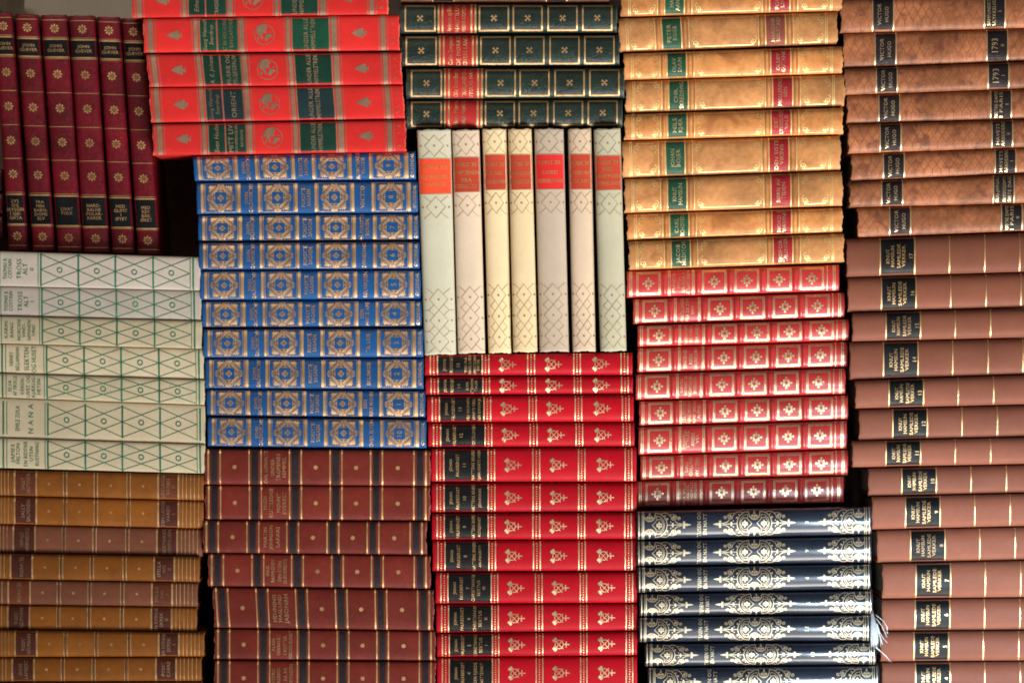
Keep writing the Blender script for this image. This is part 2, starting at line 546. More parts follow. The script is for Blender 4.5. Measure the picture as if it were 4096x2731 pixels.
# ================================================================== BURGUNDY UPRIGHT SET (far left)
BURG = mat('burgundy_leather', (0.115, 0.003, 0.009), 0.40, 'leather', var=0.45, coat=0.35, wear=(0.30, 0.05, 0.06), wearamt=0.25, grain=1.3)
def rosette(u, v=0, r=18):
    out = []
    for k in range(8):
        a = k * math.pi / 4 + math.pi / 8 * 0
        c, s = math.cos(a), math.sin(a)
        pts = [(5, 0), (r * 0.55, 2.6), (r * 0.85, 4.0), (r, 1.8), (r, -1.8), (r * 0.85, -4.0), (r * 0.55, -2.6)]
        out.append(poly([(u + x * c - y * s, v + x * s + y * c) for x, y in pts]))
    out.append(ring((u, v), 2.6, 1.6, 10))
    return out
YB = 0.016
A1 = [((-27, 52), (50, 52), (115, 1000), (35, 1000), ['LYS', 'OG', 'SKYGGER', 'I SJØ-', 'GATA'], 'leftmost upright burgundy leather book, cut by the photo edge'),
      ((59, 58), (154, 60), (222, 1002), (131, 1002), ['FRA', 'MIN', 'BARN-', 'DOMS', 'ELV'], 'upright burgundy leather book titled FRA MIN BARNDOMS ELV'),
      ((163, 62), (269, 62), (332, 1006), (230, 1006), ['LIVAT', 'FOLK'], 'upright burgundy leather book titled LIVAT FOLK'),
      ((275, 65), (380, 65), (441, 1009), (335, 1009), ['HARD-', 'BALNE', 'POLAR-', 'KARER'], 'upright burgundy leather book titled HARDBALNE POLARKARER'),
      ((388, 69), (480, 71), (541, 1012), (449, 1012), ['MED', 'GLIMT', 'I', 'ØYET'], 'upright burgundy leather book titled MED GLIMT I ØYET'),
      ((486, 75), (576, 76), (642, 1017), (551, 1017), ['MED', 'REV', 'BAK', 'ØRET'], 'rightmost upright burgundy leather book, MED REV BAK ØRET, beside the dark gap')]
for TL, TR, BR, BL, ttl, lab in A1:
    b = Book('leather_book', TL, TR, BR, BL, YB, h=19, p=3.0, vertical=True, spine=BURG, worn=0.8)
    k = b.L / 945.0
    for u, w in ((20, 2.6), (90, 2), (311, 2.6), (447, 2.6), (581, 2.6), (716, 2), (848, 2), (927, 2.6), (175.5, 2)):
        b.bar((u - w / 2) * k, (u + w / 2) * k)
    for u in (97, 169, 724, 843):
        b.bar((u - 2.8) * k, (u + 2.8) * k)
    b.label(101 * k, 165.5 * k, BLACK_LAB); b.label(728 * k, 839.5 * k, BLACK_LAB, 'title_label#2')
    for u in (54, 237, 373, 509, 643, 890):
        b.add('gilt_tooling', rosette(u * k))
    words(b, [('JOHN', 124 * k, 12), ('GIÆVER', 142 * k, 12)], GOLD_WORN, 'title_label', 'lettering', serif=True)
    n = len(ttl)
    words(b, [(t, (784 + (i - (n - 1) / 2) * 16.5) * k, 12) for i, t in enumerate(ttl)], GOLD_WORN, 'title_label#2', 'lettering#2', serif=True)
    b.build(lab, 'upright burgundy leather books')

# the book lying across their tops, and the small red stack at the picture's left edge
b = Book('leather_book', (-890, -95), (-6, -95), (-6, 47), (-890, 45), 0.02, h=12, p=2.6, spine=BURG, depth=0.255)
b.build('burgundy book lying flat on the upright burgundy books, pale page ends showing', None)
for i, (yt, yb, x1, lab) in enumerate([(676, 763, 9, 'highest red book end at the left edge, beside the leaning burgundy books'),
                                       (774, 857, 11, 'second red book end down at the left edge of the photo'),
                                       (864, 950, 11, 'third red book end down at the left edge, above the cream stack')]):
    b = Book('leather_book', (-850, yt), (x1, yt), (x1, yb), (-850, yb), 0.03, h=12, p=2.4, spine=BURG, inset=0)
    b.bar(b.L - 18, b.L - 16)
    b.build(lab, 'red book ends at the left edge')

# ================================================================== CREAM CLOTH SET (left)
CRP = mat('greyish_cream_cloth', (0.50, 0.445, 0.385), 0.85, 'cloth', var=0.08, wear=(0.45, 0.38, 0.30), wearamt=0.2)
CRG = mat('greenish_cream_cloth', (0.56, 0.48, 0.33), 0.85, 'cloth', var=0.08, wear=(0.42, 0.36, 0.24), wearamt=0.25)
seamsA = [(1004, 1028), (1145, 1163), (1263, 1283), (1374, 1396), (1492, 1518), (1590, 1620), (1750, 1776), (1872, 1894)]
xr = [802, 806, 808, 817, 819, 822, 822]
A2 = [([('THOMAS B.', -143, 15, 82), ('COSTAIN', -124, 15, 74)], [('TROSS', -87, 18, 78), ('ALT', -63, 18, 45), ('II', -36, 16)], CRP, 'greyish cream cloth book TROSS ALT II, topmost of the cream stack'),
      ([('THOMAS B.', -143, 15, 82), ('COSTAIN', -124, 15, 78)], [('TROSS', -87, 18, 78), ('ALT', -63, 18, 45), ('I', -38, 16)], CRP, 'greyish cream cloth book TROSS ALT I, second in the cream stack'),
      ([('KARIN', -145, 14, 66), ('BANG', -122, 14, 58)], [('NORDEN', -93, 14, 82), ('VIND-', -74, 14, 58), ('SØNNEN', -53, 14, 80), ('VIND', -35, 14, 46)], CRG, 'cream cloth book NORDEN VIND SØNNEN VIND with green ink pattern'),
      ([('HENRY', -141, 15, 56), ('BELLAMANN', -116, 15, 94)], [('SLEKTEN', -80, 18, 92), ('OG HUSET', -51, 18, 106)], CRG, 'cream cloth book titled SLEKTEN OG HUSET in green ink'),
      ([('ELSA', -149, 14, 44), ('AF TROLLE', -128, 14, 80)], [('VÅREN-', -99, 14, 70), ('LIVET OG', -76, 14, 86), ('KJÆRLIG-', -55, 14, 86), ('HETEN', -33, 14, 62)], CRG, 'thinnest cream cloth book, VÅREN LIVET OG KJÆRLIGHETEN'),
      ([('EMILE ZOLA', -121, 17, 98)], [('N A N A', -68, 20, 116)], CRG, 'thickest cream cloth book, widely spaced title NANA'),
      ([('JAMES', -140, 15, 72), ('HILTON', -119, 15, 78)], [('EN RIDDER', -89, 15, 98), ('UTEN', -66, 15, 56), ('RUSTNING', -43, 15, 92)], CRG, 'cream cloth book EN RIDDER UTEN RUSTNING, bottom of the cream stack')]
for i, (au, ti, m, lab) in enumerate(A2):
    x1 = xr[i]; x0 = x1 - 836
    s0, s1 = seamsA[i], seamsA[i + 1]
    sl = lambda s: s[0] + (s[1] - s[0]) * (x0 / 802.0)
    b = Book('cloth_book', (x0, sl(s0)), (x1 + random.uniform(-2, 2), s0[1]), (x1, s1[1]), (x0, sl(s1)), 0.0 + 0.002 * (i % 2), h=13, p=3.2, spine=m, worn=1.2)
    H = b.T / 2; sh = -8 if i < 3 else 0
    hh = H * 0.97 if i != 5 else H * 0.84
    tool = []
    vb = lambda u, w: rect(u - w / 2, u + w / 2, -hh, hh)
    for u, w in ((43, 3), (29, 7), (196, 3), (207, 7), (357, 7), (505, 7), (656, 7), (804, 3), (816, 7)):
        tool.append(vb(u, w))
    cells = [207, 357, 505, 656, 802]
    for a, c in zip(cells[:-1], cells[1:]):
        e = hh * 0.93
        for sgn in (1, -1):
            tool.append(stroke([(a, 0), (c, sgn * e)], 3.0)); tool.append(stroke([(a, sgn * e), (c, 0)], 3.0))
        tool.append(ring(((a + c) / 2, 0), 9.5, 4.6))
    tool = [xf(q, sh, 0) for q in tool]
    b.add('printed_pattern', tool, GREEN_INK)
    words(b, [(s, u + 207 + sh, *r) for s, u, *r in au + ti], GREEN_INK)
    b.build(lab, 'cream cloth books in the left stack')

# ================================================================== OCHRE AND TAN CLOTH SET (bottom left)
OCH = mat('ochre_leather', (0.240, 0.078, 0.010), 0.52, 'leather', var=0.18, wear=(0.45, 0.25, 0.10), wearamt=0.15, grain=0.6)
RBR = mat('rose_brown_leather', (0.185, 0.062, 0.033), 0.52, 'leather', var=0.15, wear=(0.45, 0.25, 0.15), wearamt=0.15, grain=0.6)
DRL = mat('dark_red_label', (0.075, 0.016, 0.010), 0.5, 'leather', var=0.2)
RDL = mat('red_brown_label', (0.13, 0.032, 0.013), 0.5, 'leather', var=0.2)
BLACK = mat('black_groove', (0.015, 0.010, 0.008), 0.6, 'plain', var=0.2)
seams3 = [(1878, 1897), (1981, 2001), (2095, 2113), (2212, 2225), (2315, 2327), (2415, 2426), (2518, 2528), (2626, 2624), (2724, 2722)]
x3 = [815, 815, 810, 799, 790, 788, 817, 806, 808]
A3 = [(OCH, RDL, ['SALLY', 'SALMINEN'], ['DEN LANGE', 'VÅREN', 'II'], 'ochre leather book DEN LANGE VÅREN II, topmost of the ochre stack'),
      (OCH, DRL, ['SALLY', 'SALMINEN'], ['DEN LANGE', 'VÅREN', 'I'], 'ochre leather book DEN LANGE VÅREN I, second in the ochre stack'),
      (RBR, DRL, ['HARALD', 'HORNBORG'], ['ØDEMARKS', 'JOMFRUEN'], 'rose brown leather book, third in the ochre stack, thicker than its twin'),
      (OCH, DRL, ['M.KRATÉS'], ['SPELLA', 'NO', 'II'], 'ochre leather book SPELLA II between the two rose brown books'),
      (RBR, RDL, ['M.KRATÉS'], ['SPELLA', 'NO', 'I'], 'rose brown leather book SPELLA I with a pale scuff'),
      (OCH, DRL, ['ROBERT', 'NEUMANN'], ['EN KVINNE', 'SKREK', 'II'], 'ochre leather book right under the scuffed rose brown book, ending farthest left'),
      (OCH, DRL, ['ROBERT', 'NEUMANN'], ['EN KVINNE', 'SKREK', 'I'], 'ochre leather book low in its stack, jutting out farthest to the right'),
      (OCH, DRL, ['ANDRE', 'LAMBERT'], ['PONT', 'CARRÉ'], 'lowest fully visible ochre leather book, near the bottom left corner'),
      (RBR, DRL, [], [], 'rose brown book cut off by the bottom edge, under the ochre stack')]
for i, (m, lm, au, ti, lab) in enumerate(A3):
    x1 = x3[i]; x0 = x1 - 857
    s0 = seams3[i]; s1 = seams3[i + 1] if i + 1 < len(seams3) else (floor_px(0.003), floor_px(0.003))
    sl = lambda s: s[0] + (s[1] - s[0]) * (x0 / 800.0)
    R = [(857 - q, 5, 3.2) for q in (299, 430, 553)]
    b = Book('leather_book', (x0, sl(s0)), (x1, s0[1]), (x1, s1[1]), (x0, sl(s1)), 0.003 * (i % 3), h=21, p=2.6, spine=m, ridges=R, worn=0.7)
    L = b.L
    for q in (19, 36, 51, 68, 83, 821, 808, 794, 780, 838):
        b.bar(L - q - 1.6, L - q + 1.6, material=GOLD_WORN)
    for q in (100, 181, 668, 755):
        b.bar(L - q - 3.4, L - q + 3.4, material=GOLD_WORN)
    for q in (299, 430, 553):
        b.add('ridge_line', rect(L - q - 3, L - q + 3, -b.T / 2 * .98, b.T / 2 * .98), BLACK)
        for e in (-6.5, 6.5):
            b.bar(L - q + e - 2, L - q + e + 2, material=GOLD_WORN)
    for q in (241, 370, 495, 618):
        b.add('gilt_tooling', disc((L - q, 0), 5.5))
    b.label(L - 177, L - 104, lm); b.label(L - 751, L - 672, lm, 'title_label#2')
    for j, t in enumerate(au):
        words(b, [(t, L - 711 + (j - (len(au) - 1) / 2) * 22, 14, b.T * (0.5 if len(t) < 7 else 0.78))], LETTER_DIM, 'title_label#2', 'lettering#2', serif=True)
    for j, t in enumerate(ti):
        words(b, [(t, L - 141 + (j - (len(ti) - 1) / 2) * 21, 13, None)], LETTER_DIM, 'title_label', 'lettering', serif=True)
    b.build(lab, 'ochre and rose brown books in the bottom left stack')

# ================================================================== BRIGHT RED CLOTH SET (top, second column)
RED1 = mat('orange_red_cloth', (0.66, 0.027, 0.025), 0.55, 'cloth', var=0.10, wear=(0.75, 0.25, 0.17), wearamt=0.5, coat=0.05)
GRN = mat('dark_green_panel', (0.008, 0.036, 0.024), 0.5, 'cloth', var=0.25)
GRNB = mat('blue_green_panel', (0.013, 0.030, 0.034), 0.5, 'cloth', var=0.2)
GRNL = mat('bright_green_panel', (0.010, 0.064, 0.036), 0.5, 'cloth', var=0.2)
def tree(u, T):
    pts = [(-29, 0), (-18, 6), (-20, 9), (-8, 10), (-11, 15), (4, 14), (2, 20), (14, 17), (14, 23), (24, 18), (21, 8), (30, 6), (30, 13), (35, 8),
           (33, 0), (35, -7), (29, -12), (29, -6), (21, -7), (23, -16), (14, -21), (13, -15), (2, -17), (4, -12), (-10, -12), (-7, -8), (-19, -7), (-17, -4)]
    return [poly([(u + x * 0.95, y * 0.95) for x, y in pts])]
def globe(u):
    g1 = [(540, 450), (640, 350), (740, 320), (850, 400), (860, 420), (800, 500), (840, 600), (760, 590), (740, 620), (700, 560), (690, 650), (722, 800), (660, 780), (600, 660), (520, 610), (500, 560)]
    g2 = [(800, 640), (900, 620), (1030, 670), (900, 760), (840, 830), (770, 820), (755, 760), (800, 700)]
    g3 = [(900, 560), (960, 550), (990, 585), (930, 590)]
    g4 = [(545, 690), (590, 740), (570, 820), (520, 760)]
    out = [ring((u, 0), 40, 3.0, 34)]
    for g in (g1, g2, g3, g4):
        out.append(poly([(u + (x - 755) / 7.84, (640 - y) / 7.84) for x, y in g]))
    return out
YR = -0.012
B1 = [((526, -62), (1552, -78), (1553, 60), (530, 74), [('Ethelreda', 17)], [('TRADER HORN', 15)], GRN, 'topmost orange red cloth book, cut off by the top edge'),
      ((572, 76), (1596, 61), (1599, 205), (578, 215), [('Georg Wasmuth', 15), ('Sverdrup', 15)], [('ET ÅR HOS HUNG', 15), ('I SINGAPORE', 15)], GRNL, 'orange red cloth book with the brightest green panels and faded lettering'),
      ((584, 218), (1605, 210), (1608, 339), (599, 350), [('A. E. Johann', 16)], [('PRÆRIE OG', 16), ('PELSJEGERLIV', 16)], GRN, 'orange red cloth book titled PRÆRIE OG PELSJEGERLIV'),
      ((596, 352), (1611, 342), (1620, 477), (606, 494), [('Georg Wasmuth', 15), ('Sverdrup', 15)], [('ORIENT', 19)], GRNB, 'orange red cloth book titled ORIENT with blue green panels'),
      ((610, 497), (1622, 480), (1625, 607), (615, 623), [('Sven Hedin', 18)], [('MITT LIV', 18), ('SOM OPPDAGELSES-', 10), ('REISENDE', 10)], GRN, 'orange red cloth book MITT LIV, resting on the blue stack')]
for i, (TL, TR, BR, BL, a, t, gm, lab) in enumerate(B1):
    b = Book('cloth_book', TL, TR, BR, BL, YR + 0.0015 * (i % 2), h=15, p=3.2, spine=RED1, worn=1.6)
    k = b.L / 1015.0
    B = lambda u0, u1: b.bar(u0 * k, u1 * k, material=GREY_FOIL)
    for u0, u1 in ((17, 40), (198, 217), (380, 401), (564, 583), (743, 769), (940, 962)):
        B(u0 + 2, u1 - 2)
        for o in (-8, -4.5):
            B(u0 + o, u0 + o + 1.4)
        for o in (7, 3.5):
            B(u1 + o, u1 + o + 1.4)
    B(222, 223.8); B(289, 291); B(292.5, 294); B(376.5, 378.5); B(587.6, 589.5); B(736.5, 738.5)
    b.label(224 * k, 288.5 * k, gm, 'author_panel'); b.label(295 * k, 376 * k, gm, 'title_label'); b.label(590 * k, 736 * k, gm, 'series_panel')
    b.add('gilt_tooling', tree(119 * k, b.T) + tree(852 * k, b.T) + globe(479 * k), GREY_FOIL)
    n = len(a)
    for j, (s, H) in enumerate(a):
        words(b, [(s, (256 + (j - (n - 1) / 2) * 26) * k, H)], LETTER_DIM, 'author_panel', 'lettering', slant=0.25, bold=0.0, track=0.0)
    n = len(t)
    for j, (s, H) in enumerate(t):
        words(b, [(s, (335 + (j - (n - 1) / 2) * (25 if n < 3 else 22)) * k, H)], LETTER_DIM, 'title_label', 'lettering#2')
    words(b, [('UNDER ALLE', 644 * k, 17, b.T * 0.90), ('HIMMELSTRØK', 672 * k, 17, b.T * 0.90)], LETTER_DIM, 'series_panel', 'lettering#3', k=0.93)
    for j, ch in enumerate('BLIX'):
        b.add('publisher_lettering', text(ch, 988 * k, 13, None, (j - 1.5) * 26), GREY_FOIL, 0.0003)
    b.build(lab, 'orange red cloth books in the top stack')

# ================================================================== BLUE SET (second column)
BLU = mat('blue_cloth', (0.010, 0.080, 0.255), 0.42, 'leather', var=0.10, coat=0.08, grain=0.45, wear=(0.10, 0.22, 0.50), wearamt=0.12)
BRONZE = mat('bronze_gold_foil', (0.58, 0.36, 0.165), 0.36, 'foil', metal=0.62, var=0.2, grain=1.5)
def square_ornament(u, T, digit):
    k = min(1.0, (T / 2 - 5) / 56.0)
    S = []
    for sx in (1, -1):
        for sy in (1, -1):
            q = lambda sh: S.append(xf(sh, 0, 0, sx, sy))
            q(poly([(21, 51), (26, 44), (35, 35), (44, 26), (51, 21), (52, 26), (46, 30), (53, 35), (46, 38), (53, 44), (47, 46), (52, 51), (46, 47), (44, 53), (38, 46), (35, 53), (30, 46), (26, 52)]))
            q(stroke([(13, 50), (50, 13)], 2.8))
            q(poly([(9, 43), (14, 44), (44, 14), (43, 9), (34, 9), (32, 14), (27, 13), (25, 20), (20, 25), (13, 27), (14, 32), (9, 34)]))
            q(disc((10, 53), 4, 8)); q(disc((4, 57), 3, 8)); q(disc((53, 10), 4, 8)); q(disc((57, 4), 3, 8))
            q(disc((20, 27), 3.2, 8)); q(disc((27, 20), 3.2, 8)); q(disc((8, 27), 3, 8)); q(disc((27, 8), 3, 8))
    for c in ((0, 42), (0, -42), (42, 0), (-42, 0)):
        for d in ((6, 0), (-6, 0), (0, 6), (0, -6)):
            S.append(ring((c[0] + d[0], c[1] + d[1]), 4.4, 3.2, 12))
        S.append(disc((c[0] * 0.66, c[1] * 0.66), 4.6, 8)); S.append(disc((c[0] * 0.82, c[1] * 0.82), 3.4, 8))
    if digit is None:
        S.append(stroke([(12, 0), (0, 12), (-12, 0), (0, -12)], 5.0, True, step=50))
        S.append(poly([(5, 0), (0, 5), (-5, 0), (0, -5)]))
    S = [xf(s, u, 0, 0.92, k * 0.96) for s in S]
    return S
bl = [((772, 624), (1662, 604), (1664, 720), (780, 726), '9', [('BLOMSTRENDE', 652, 14, 108), ('VILLNESS', 672, 13, 66)]),
      ((787, 730), (1672, 723), (1673, 852), (789, 858), '8', [('VENTETID', 661, 15, 88)]),
      ((794, 860), (1678, 854), (1678, 963), (794, 968), '7', [('PÅ FORSYTE', 652, 14, 104), ('BØRSEN', 674, 14, 66)]),
      ((797, 970), (1678, 965), (1678, 1076), (797, 1080), '6', [('SVANESANG', 661, 14, 98)]),
      ((802, 1083), (1683, 1079), (1683, 1196), (802, 1201), '5', [('SØLVSKJEEN', 661, 14, 102)]),
      ((809, 1204), (1687, 1199), (1687, 1309), (809, 1312), '4', [('DEN', 642, 13, 36), ('HVITE APE', 664, 14, 92)]),
      ((815, 1315), (1693, 1312), (1693, 1429), (815, 1431), '3', [('TIL LEIE', 661, 14, 72)]),
      ((822, 1433), (1694, 1432), (1694, 1557), (822, 1554), '2', [('SKILSMISSE', 661, 14, 90)]),
      ((828, 1556), (1701, 1561), (1701, 1673), (828, 1664), '1', [('DEN', 640, 13, 36), ('RIKE MANN', 664, 14, 98)]),
      ((832, 1667), (1705, 1676), (1705, 1793), (832, 1785), '10', [('OVER ELVEN', 661, 14, 108)])]
for i, (TL, TR, BR, BL, num, ttl) in enumerate(bl):
    b = Book('cloth_book', TL, TR, BR, BL, 0.0015 * (i % 3), h=21, p=2.6, spine=BLU, worn=0.5)
    k = b.L / 882.0
    off = 0
    hh = b.T / 2 * 0.90
    for u0, u1 in ((17, 27), (163, 175), (244, 254), (390, 402), (470, 480), (617, 628), (697, 707), (841, 853)):
        b.add('gilt_tooling', rect(u0 * k, u1 * k, -hh, hh), BRONZE)
    for (u0, u1), c, dg in (((33, 158), 96, None), ((259, 388), 322.5, None), ((484, 613), 549, None), ((710, 837), 774, num)):
        b.add('gilt_tooling', frame(u0 * k, u1 * k, -hh, hh, 1.8), BRONZE)
        b.add('gilt_tooling', [rect((u0 - 3.6) * k, (u0 - 2.2) * k, -hh, hh), rect((u1 + 2.2) * k, (u1 + 3.6) * k, -hh, hh)])
        b.add('gilt_tooling', square_ornament(c * k, b.T, dg))
    words(b, [('JOHN', 198 * k, 13, 48), ('GALSWORTHY', 216 * k, 14, b.T * 0.93), ('FORSYTE', 425 * k, 14, 76), ('SAGAEN', 446 * k, 14, 68),
              (num, 774 * k, 19, None), ] + [(s, u * k, H, W) for s, u, H, W in ttl], GOLD, serif=True, k=0.95, bold=0.008)
    words(b, [('GYLDENDAL', 868 * k, 12, 90)], GOLD_PALE, layer='publisher_lettering', serif=True, bold=0.012)
    extra = {'9': ', topmost of the blue stack', '10': ', bottom of the blue stack'}.get(num, '')
    b.build('blue book with gold ornaments, numbered %s%s' % (num, extra), 'blue books in the numbered stack')

# ================================================================== MAROON SET (bottom, second column)
MAR = mat('maroon_leather', (0.150, 0.018, 0.011), 0.46, 'leather', var=0.22, wear=(0.42, 0.16, 0.14), wearamt=0.6, grain=0.8)
BND = mat('black_band', (0.016, 0.013, 0.016), 0.5, 'leather', var=0.3, wear=(0.17, 0.06, 0.06), wearamt=0.45)
mm = [((820, 1794), (1722, 1800), (1722, 1943), (820, 1937), [('CARL LUMHOLTZ', 244, 12, 128), ('UNDER', 271, 14, 70), ('TROPENES', 294, 14, 108), ('HIMMEL', 317, 14, 82)], 'maroon leather book UNDER TROPENES HIMMEL, topmost of the maroon stack'),
      ((822, 1938), (1721, 1944), (1721, 2083), (822, 2079), [('HUGH', 240, 13, 54), ('RUTTLEDGE', 264, 14, 116), ('MOUNT', 294, 14, 76), ('EVEREST', 317, 14, 90)], 'maroon leather book titled MOUNT EVEREST'),
      ((813, 2080), (1706, 2085), (1706, 2218), (813, 2210), [('MARTIN', 251, 13, 82), ('JOHNSON', 274, 13, 96), ('SAFARI', 302, 14, 82)], 'maroon leather book titled SAFARI, set farthest left'),
      ((834, 2212), (1722, 2220), (1722, 2355), (834, 2345), [('KNUD', 241, 12, 40), ('RASMUSSEN', 262, 13, 92), ('DEN STORE', 290, 13, 84), ('SLEDEREISE', 311, 13, 98)], 'maroon leather book DEN STORE SLEDEREISE with a torn pinkish right end'),
      ((850, 2347), (1735, 2357), (1735, 2520), (860, 2509), [('HENNING', 250, 14, 110), ('HASLUND', 272, 14, 110), ('JABONAH', 298, 16, 118)], 'thickest maroon leather book, titled JABONAH'),
      ((859, 2511), (1742, 2522), (1742, 2642), (859, 2636), [('ALAIN', 240, 12, 52), ('GERBAULT', 261, 13, 84), ('I KUTTER', 288, 13, 74), ('JORDEN RUNDT', 310, 13, 112)], 'maroon leather book I KUTTER JORDEN RUNDT'),
      ((859, 2638), (1742, 2644), (1742, floor_px(0)), (859, floor_px(0)), [('PEDRO', 240, 13, 54, 10), ('REBBIO', 261, 13, 58, 10), ('I ÅR PÅ', 290, 13, 66, 10), ('TERYSGEN', 312, 13, 92, 10)], 'maroon leather book cut by the bottom edge of the photo')]
for i, (TL, TR, BR, BL, ttl, lab) in enumerate(mm):
    b = Book('leather_book', TL, TR, BR, BL, 0.002 * (i % 2), h=17, p=3.0, spine=MAR, worn=2.0)
    k = b.L / 901.0
    for u0, u1 in ((10, 18), (58, 65), (174, 180), (222, 228), (335, 341), (382, 388.5), (497, 503.5), (544, 551), (659, 665.5), (706, 712.5), (832, 838.5), (879, 887)):
        b.bar((u0 + 0.4) * k, (u1 - 0.4) * k, material=GOLD)
    for u0, u1 in ((25, 50), (187, 213), (348, 375), (510, 536), (673, 697), (847, 872)):
        b.label(u0 * k, u1 * k, BND, 'black_band#%d' % u0, 0.96)
    for u in (119, 443, 604, 771):
        b.add('gilt_tooling', disc((u * k, 0), 8.5, 16))
    words(b, [(t[0], t[1] * k, *t[2:]) for t in ttl], GOLD_WORN, serif=True, k=0.93)
    b.build(lab, 'maroon leather books in the banded stack')

# ================================================================== DARK GREEN SET and the snakeskin book on it
PYT = mat('snake_leather', (0.32, 0.118, 0.052), 0.42, 'leather', var=0.50, wear=(0.48, 0.27, 0.15), wearamt=0.35, spots=((0.15, 0.05, 0.03), 80, 0.565, 0.75), coat=0.08, grain=0.7)
PYG = mat('snake_scale_groove', (0.215, 0.082, 0.045), 0.6, 'leather', var=0.3)
PYH = mat('snake_scale_rim', (0.58, 0.29, 0.16), 0.5, 'leather', var=0.25)
def scales(b, ranges):
    T = b.T
    P = 34.0
    out, rim = [], []
    for (a, c) in ranges:
        k = a + 6
        while k < c:
            for sg in (1, -1):
                jit = random.uniform(-3, 3)
                out.append(stroke([(k, sg * T * .49), (k + jit * .3, sg * T * .22)], 2.4))
            for sg in (1, -1):
                e = min(c, k + P); f = (e - k) / P
                out.append(stroke([(k, -sg * T * .22), (e, -sg * T * .22 + sg * T * .44 * f)], 2.2))
                rim.append(stroke([(k + 2.2, -sg * T * .22), (min(c, e + 2.2), -sg * T * .22 + sg * T * .44 * f)], 1.0))
            k += P
    b.add('scale_embossing', out, PYG, 0.00006)
BROWNBLK = mat('brown_black_label', (0.020, 0.014, 0.016), 0.42, 'leather', var=0.3, wear=(0.16, 0.07, 0.04), wearamt=0.3)

DG = mat('dark_green_leather', (0.012, 0.026, 0.020), 0.36, 'leather', var=0.4, coat=0.30, wear=(0.16, 0.19, 0.17), wearamt=0.4, grain=1.5)
RLAB = mat('red_label', (0.42, 0.022, 0.022), 0.5, 'leather', var=0.12, grain=0.5)
def xcross(u, r=13):
    out = []
    for k in range(4):
        a = math.pi / 4 + k * math.pi / 2
        c, s = math.cos(a), math.sin(a)
        pts = [(0, 2.0), (r * 0.6, 2.6), (r, 5.6), (r * 1.12, 0), (r, -5.6), (r * 0.6, -2.6), (0, -2.0)]
        out.append(poly([(u + x * c - y * s, x * s + y * c) for x, y in pts]))
    return out
gg = [((1600, 17), (2468, 17), (2468, 133), (1600, 137), [('Anderson og Blair', 198, 17), ('NAUTILUS', 230, 16), ('PASSERER NORDPOLEN', 257, 15)], 'dark green leather book titled NAUTILUS, topmost of the green stack'),
      ((1604, 141), (2477, 138), (2477, 267), (1604, 271), [('Colin Simpson', 198, 17), ('DE MØRKE', 230, 16), ('ØYERS LAND', 257, 16)], 'dark green leather book titled DE MØRKE ØYERS LAND'),
      ((1625, 274), (2497, 272), (2497, 394), (1625, 398), [('Olle Strandberg', 198, 17), ('TIGERLAND OG', 232, 16), ('SYDLIG HAV', 259, 15)], 'dark green leather book TIGERLAND OG SYDLIG HAV, jutting farthest right'),
      ((1626, 401), (2489, 396), (2489, 510), (1626, 517), [('Håkan Mörne', 200, 17), ('SPANSK PARADIS', 231, 16)], 'dark green leather book SPANSK PARADIS, resting on the pale upright books')]
for i, (TL, TR, BR, BL, ttl, lab) in enumerate(gg):
    b = Book('leather_book', TL, TR, BR, BL, 0.004 + 0.002 * (i % 2), h=32, p=2.2, spine=DG, worn=1.0)
    k = b.L / 873.0
    hh = b.T / 2 * 0.88
    b.label(152 * k, 307.5 * k, RLAB, k=0.965)
    for u0, u1 in ((19, 144), (317, 439), (453, 574), (593, 714.5), (732, 854)):
        b.add('gilt_tooling', frame(u0 * k, u1 * k, -hh, hh, 6.0), BRONZE)
        b.add('gilt_tooling', xcross((u0 + u1) / 2 * k))
    for u0, u1 in ((152, 159), (168, 175), (284, 291.5), (300, 307.5)):
        b.bar(u0 * k, u1 * k, 0.965, material=BRONZE)
        b.layers['gilt_tooling']['off'] = 0.00024
    words(b, [(t[0], t[1] * k, t[2], b.T * 0.88 if len(t[0]) > 11 else None) for t in ttl], BRONZE, 'title_label', k=0.90)
    b.build(lab, 'dark green leather books in the top middle stack')
b = Book('leather_book', (1602, -120), (2435, -118), (2435, 14), (1602, 14), 0.006, h=14, p=2.6, spine=PYT, worn=1.0)
b.label(132, 210, BROWNBLK); b.label(586, 662, BROWNBLK, 'title_label#2')
for u in (129, 213, 583, 665): b.bar(u - 1.8, u + 1.8, material=GOLD)
scales(b, [(0, 125), (216, 580), (668, 833)])
b.build('snakeskin patterned brown book at the top edge, on the dark green stack', None)

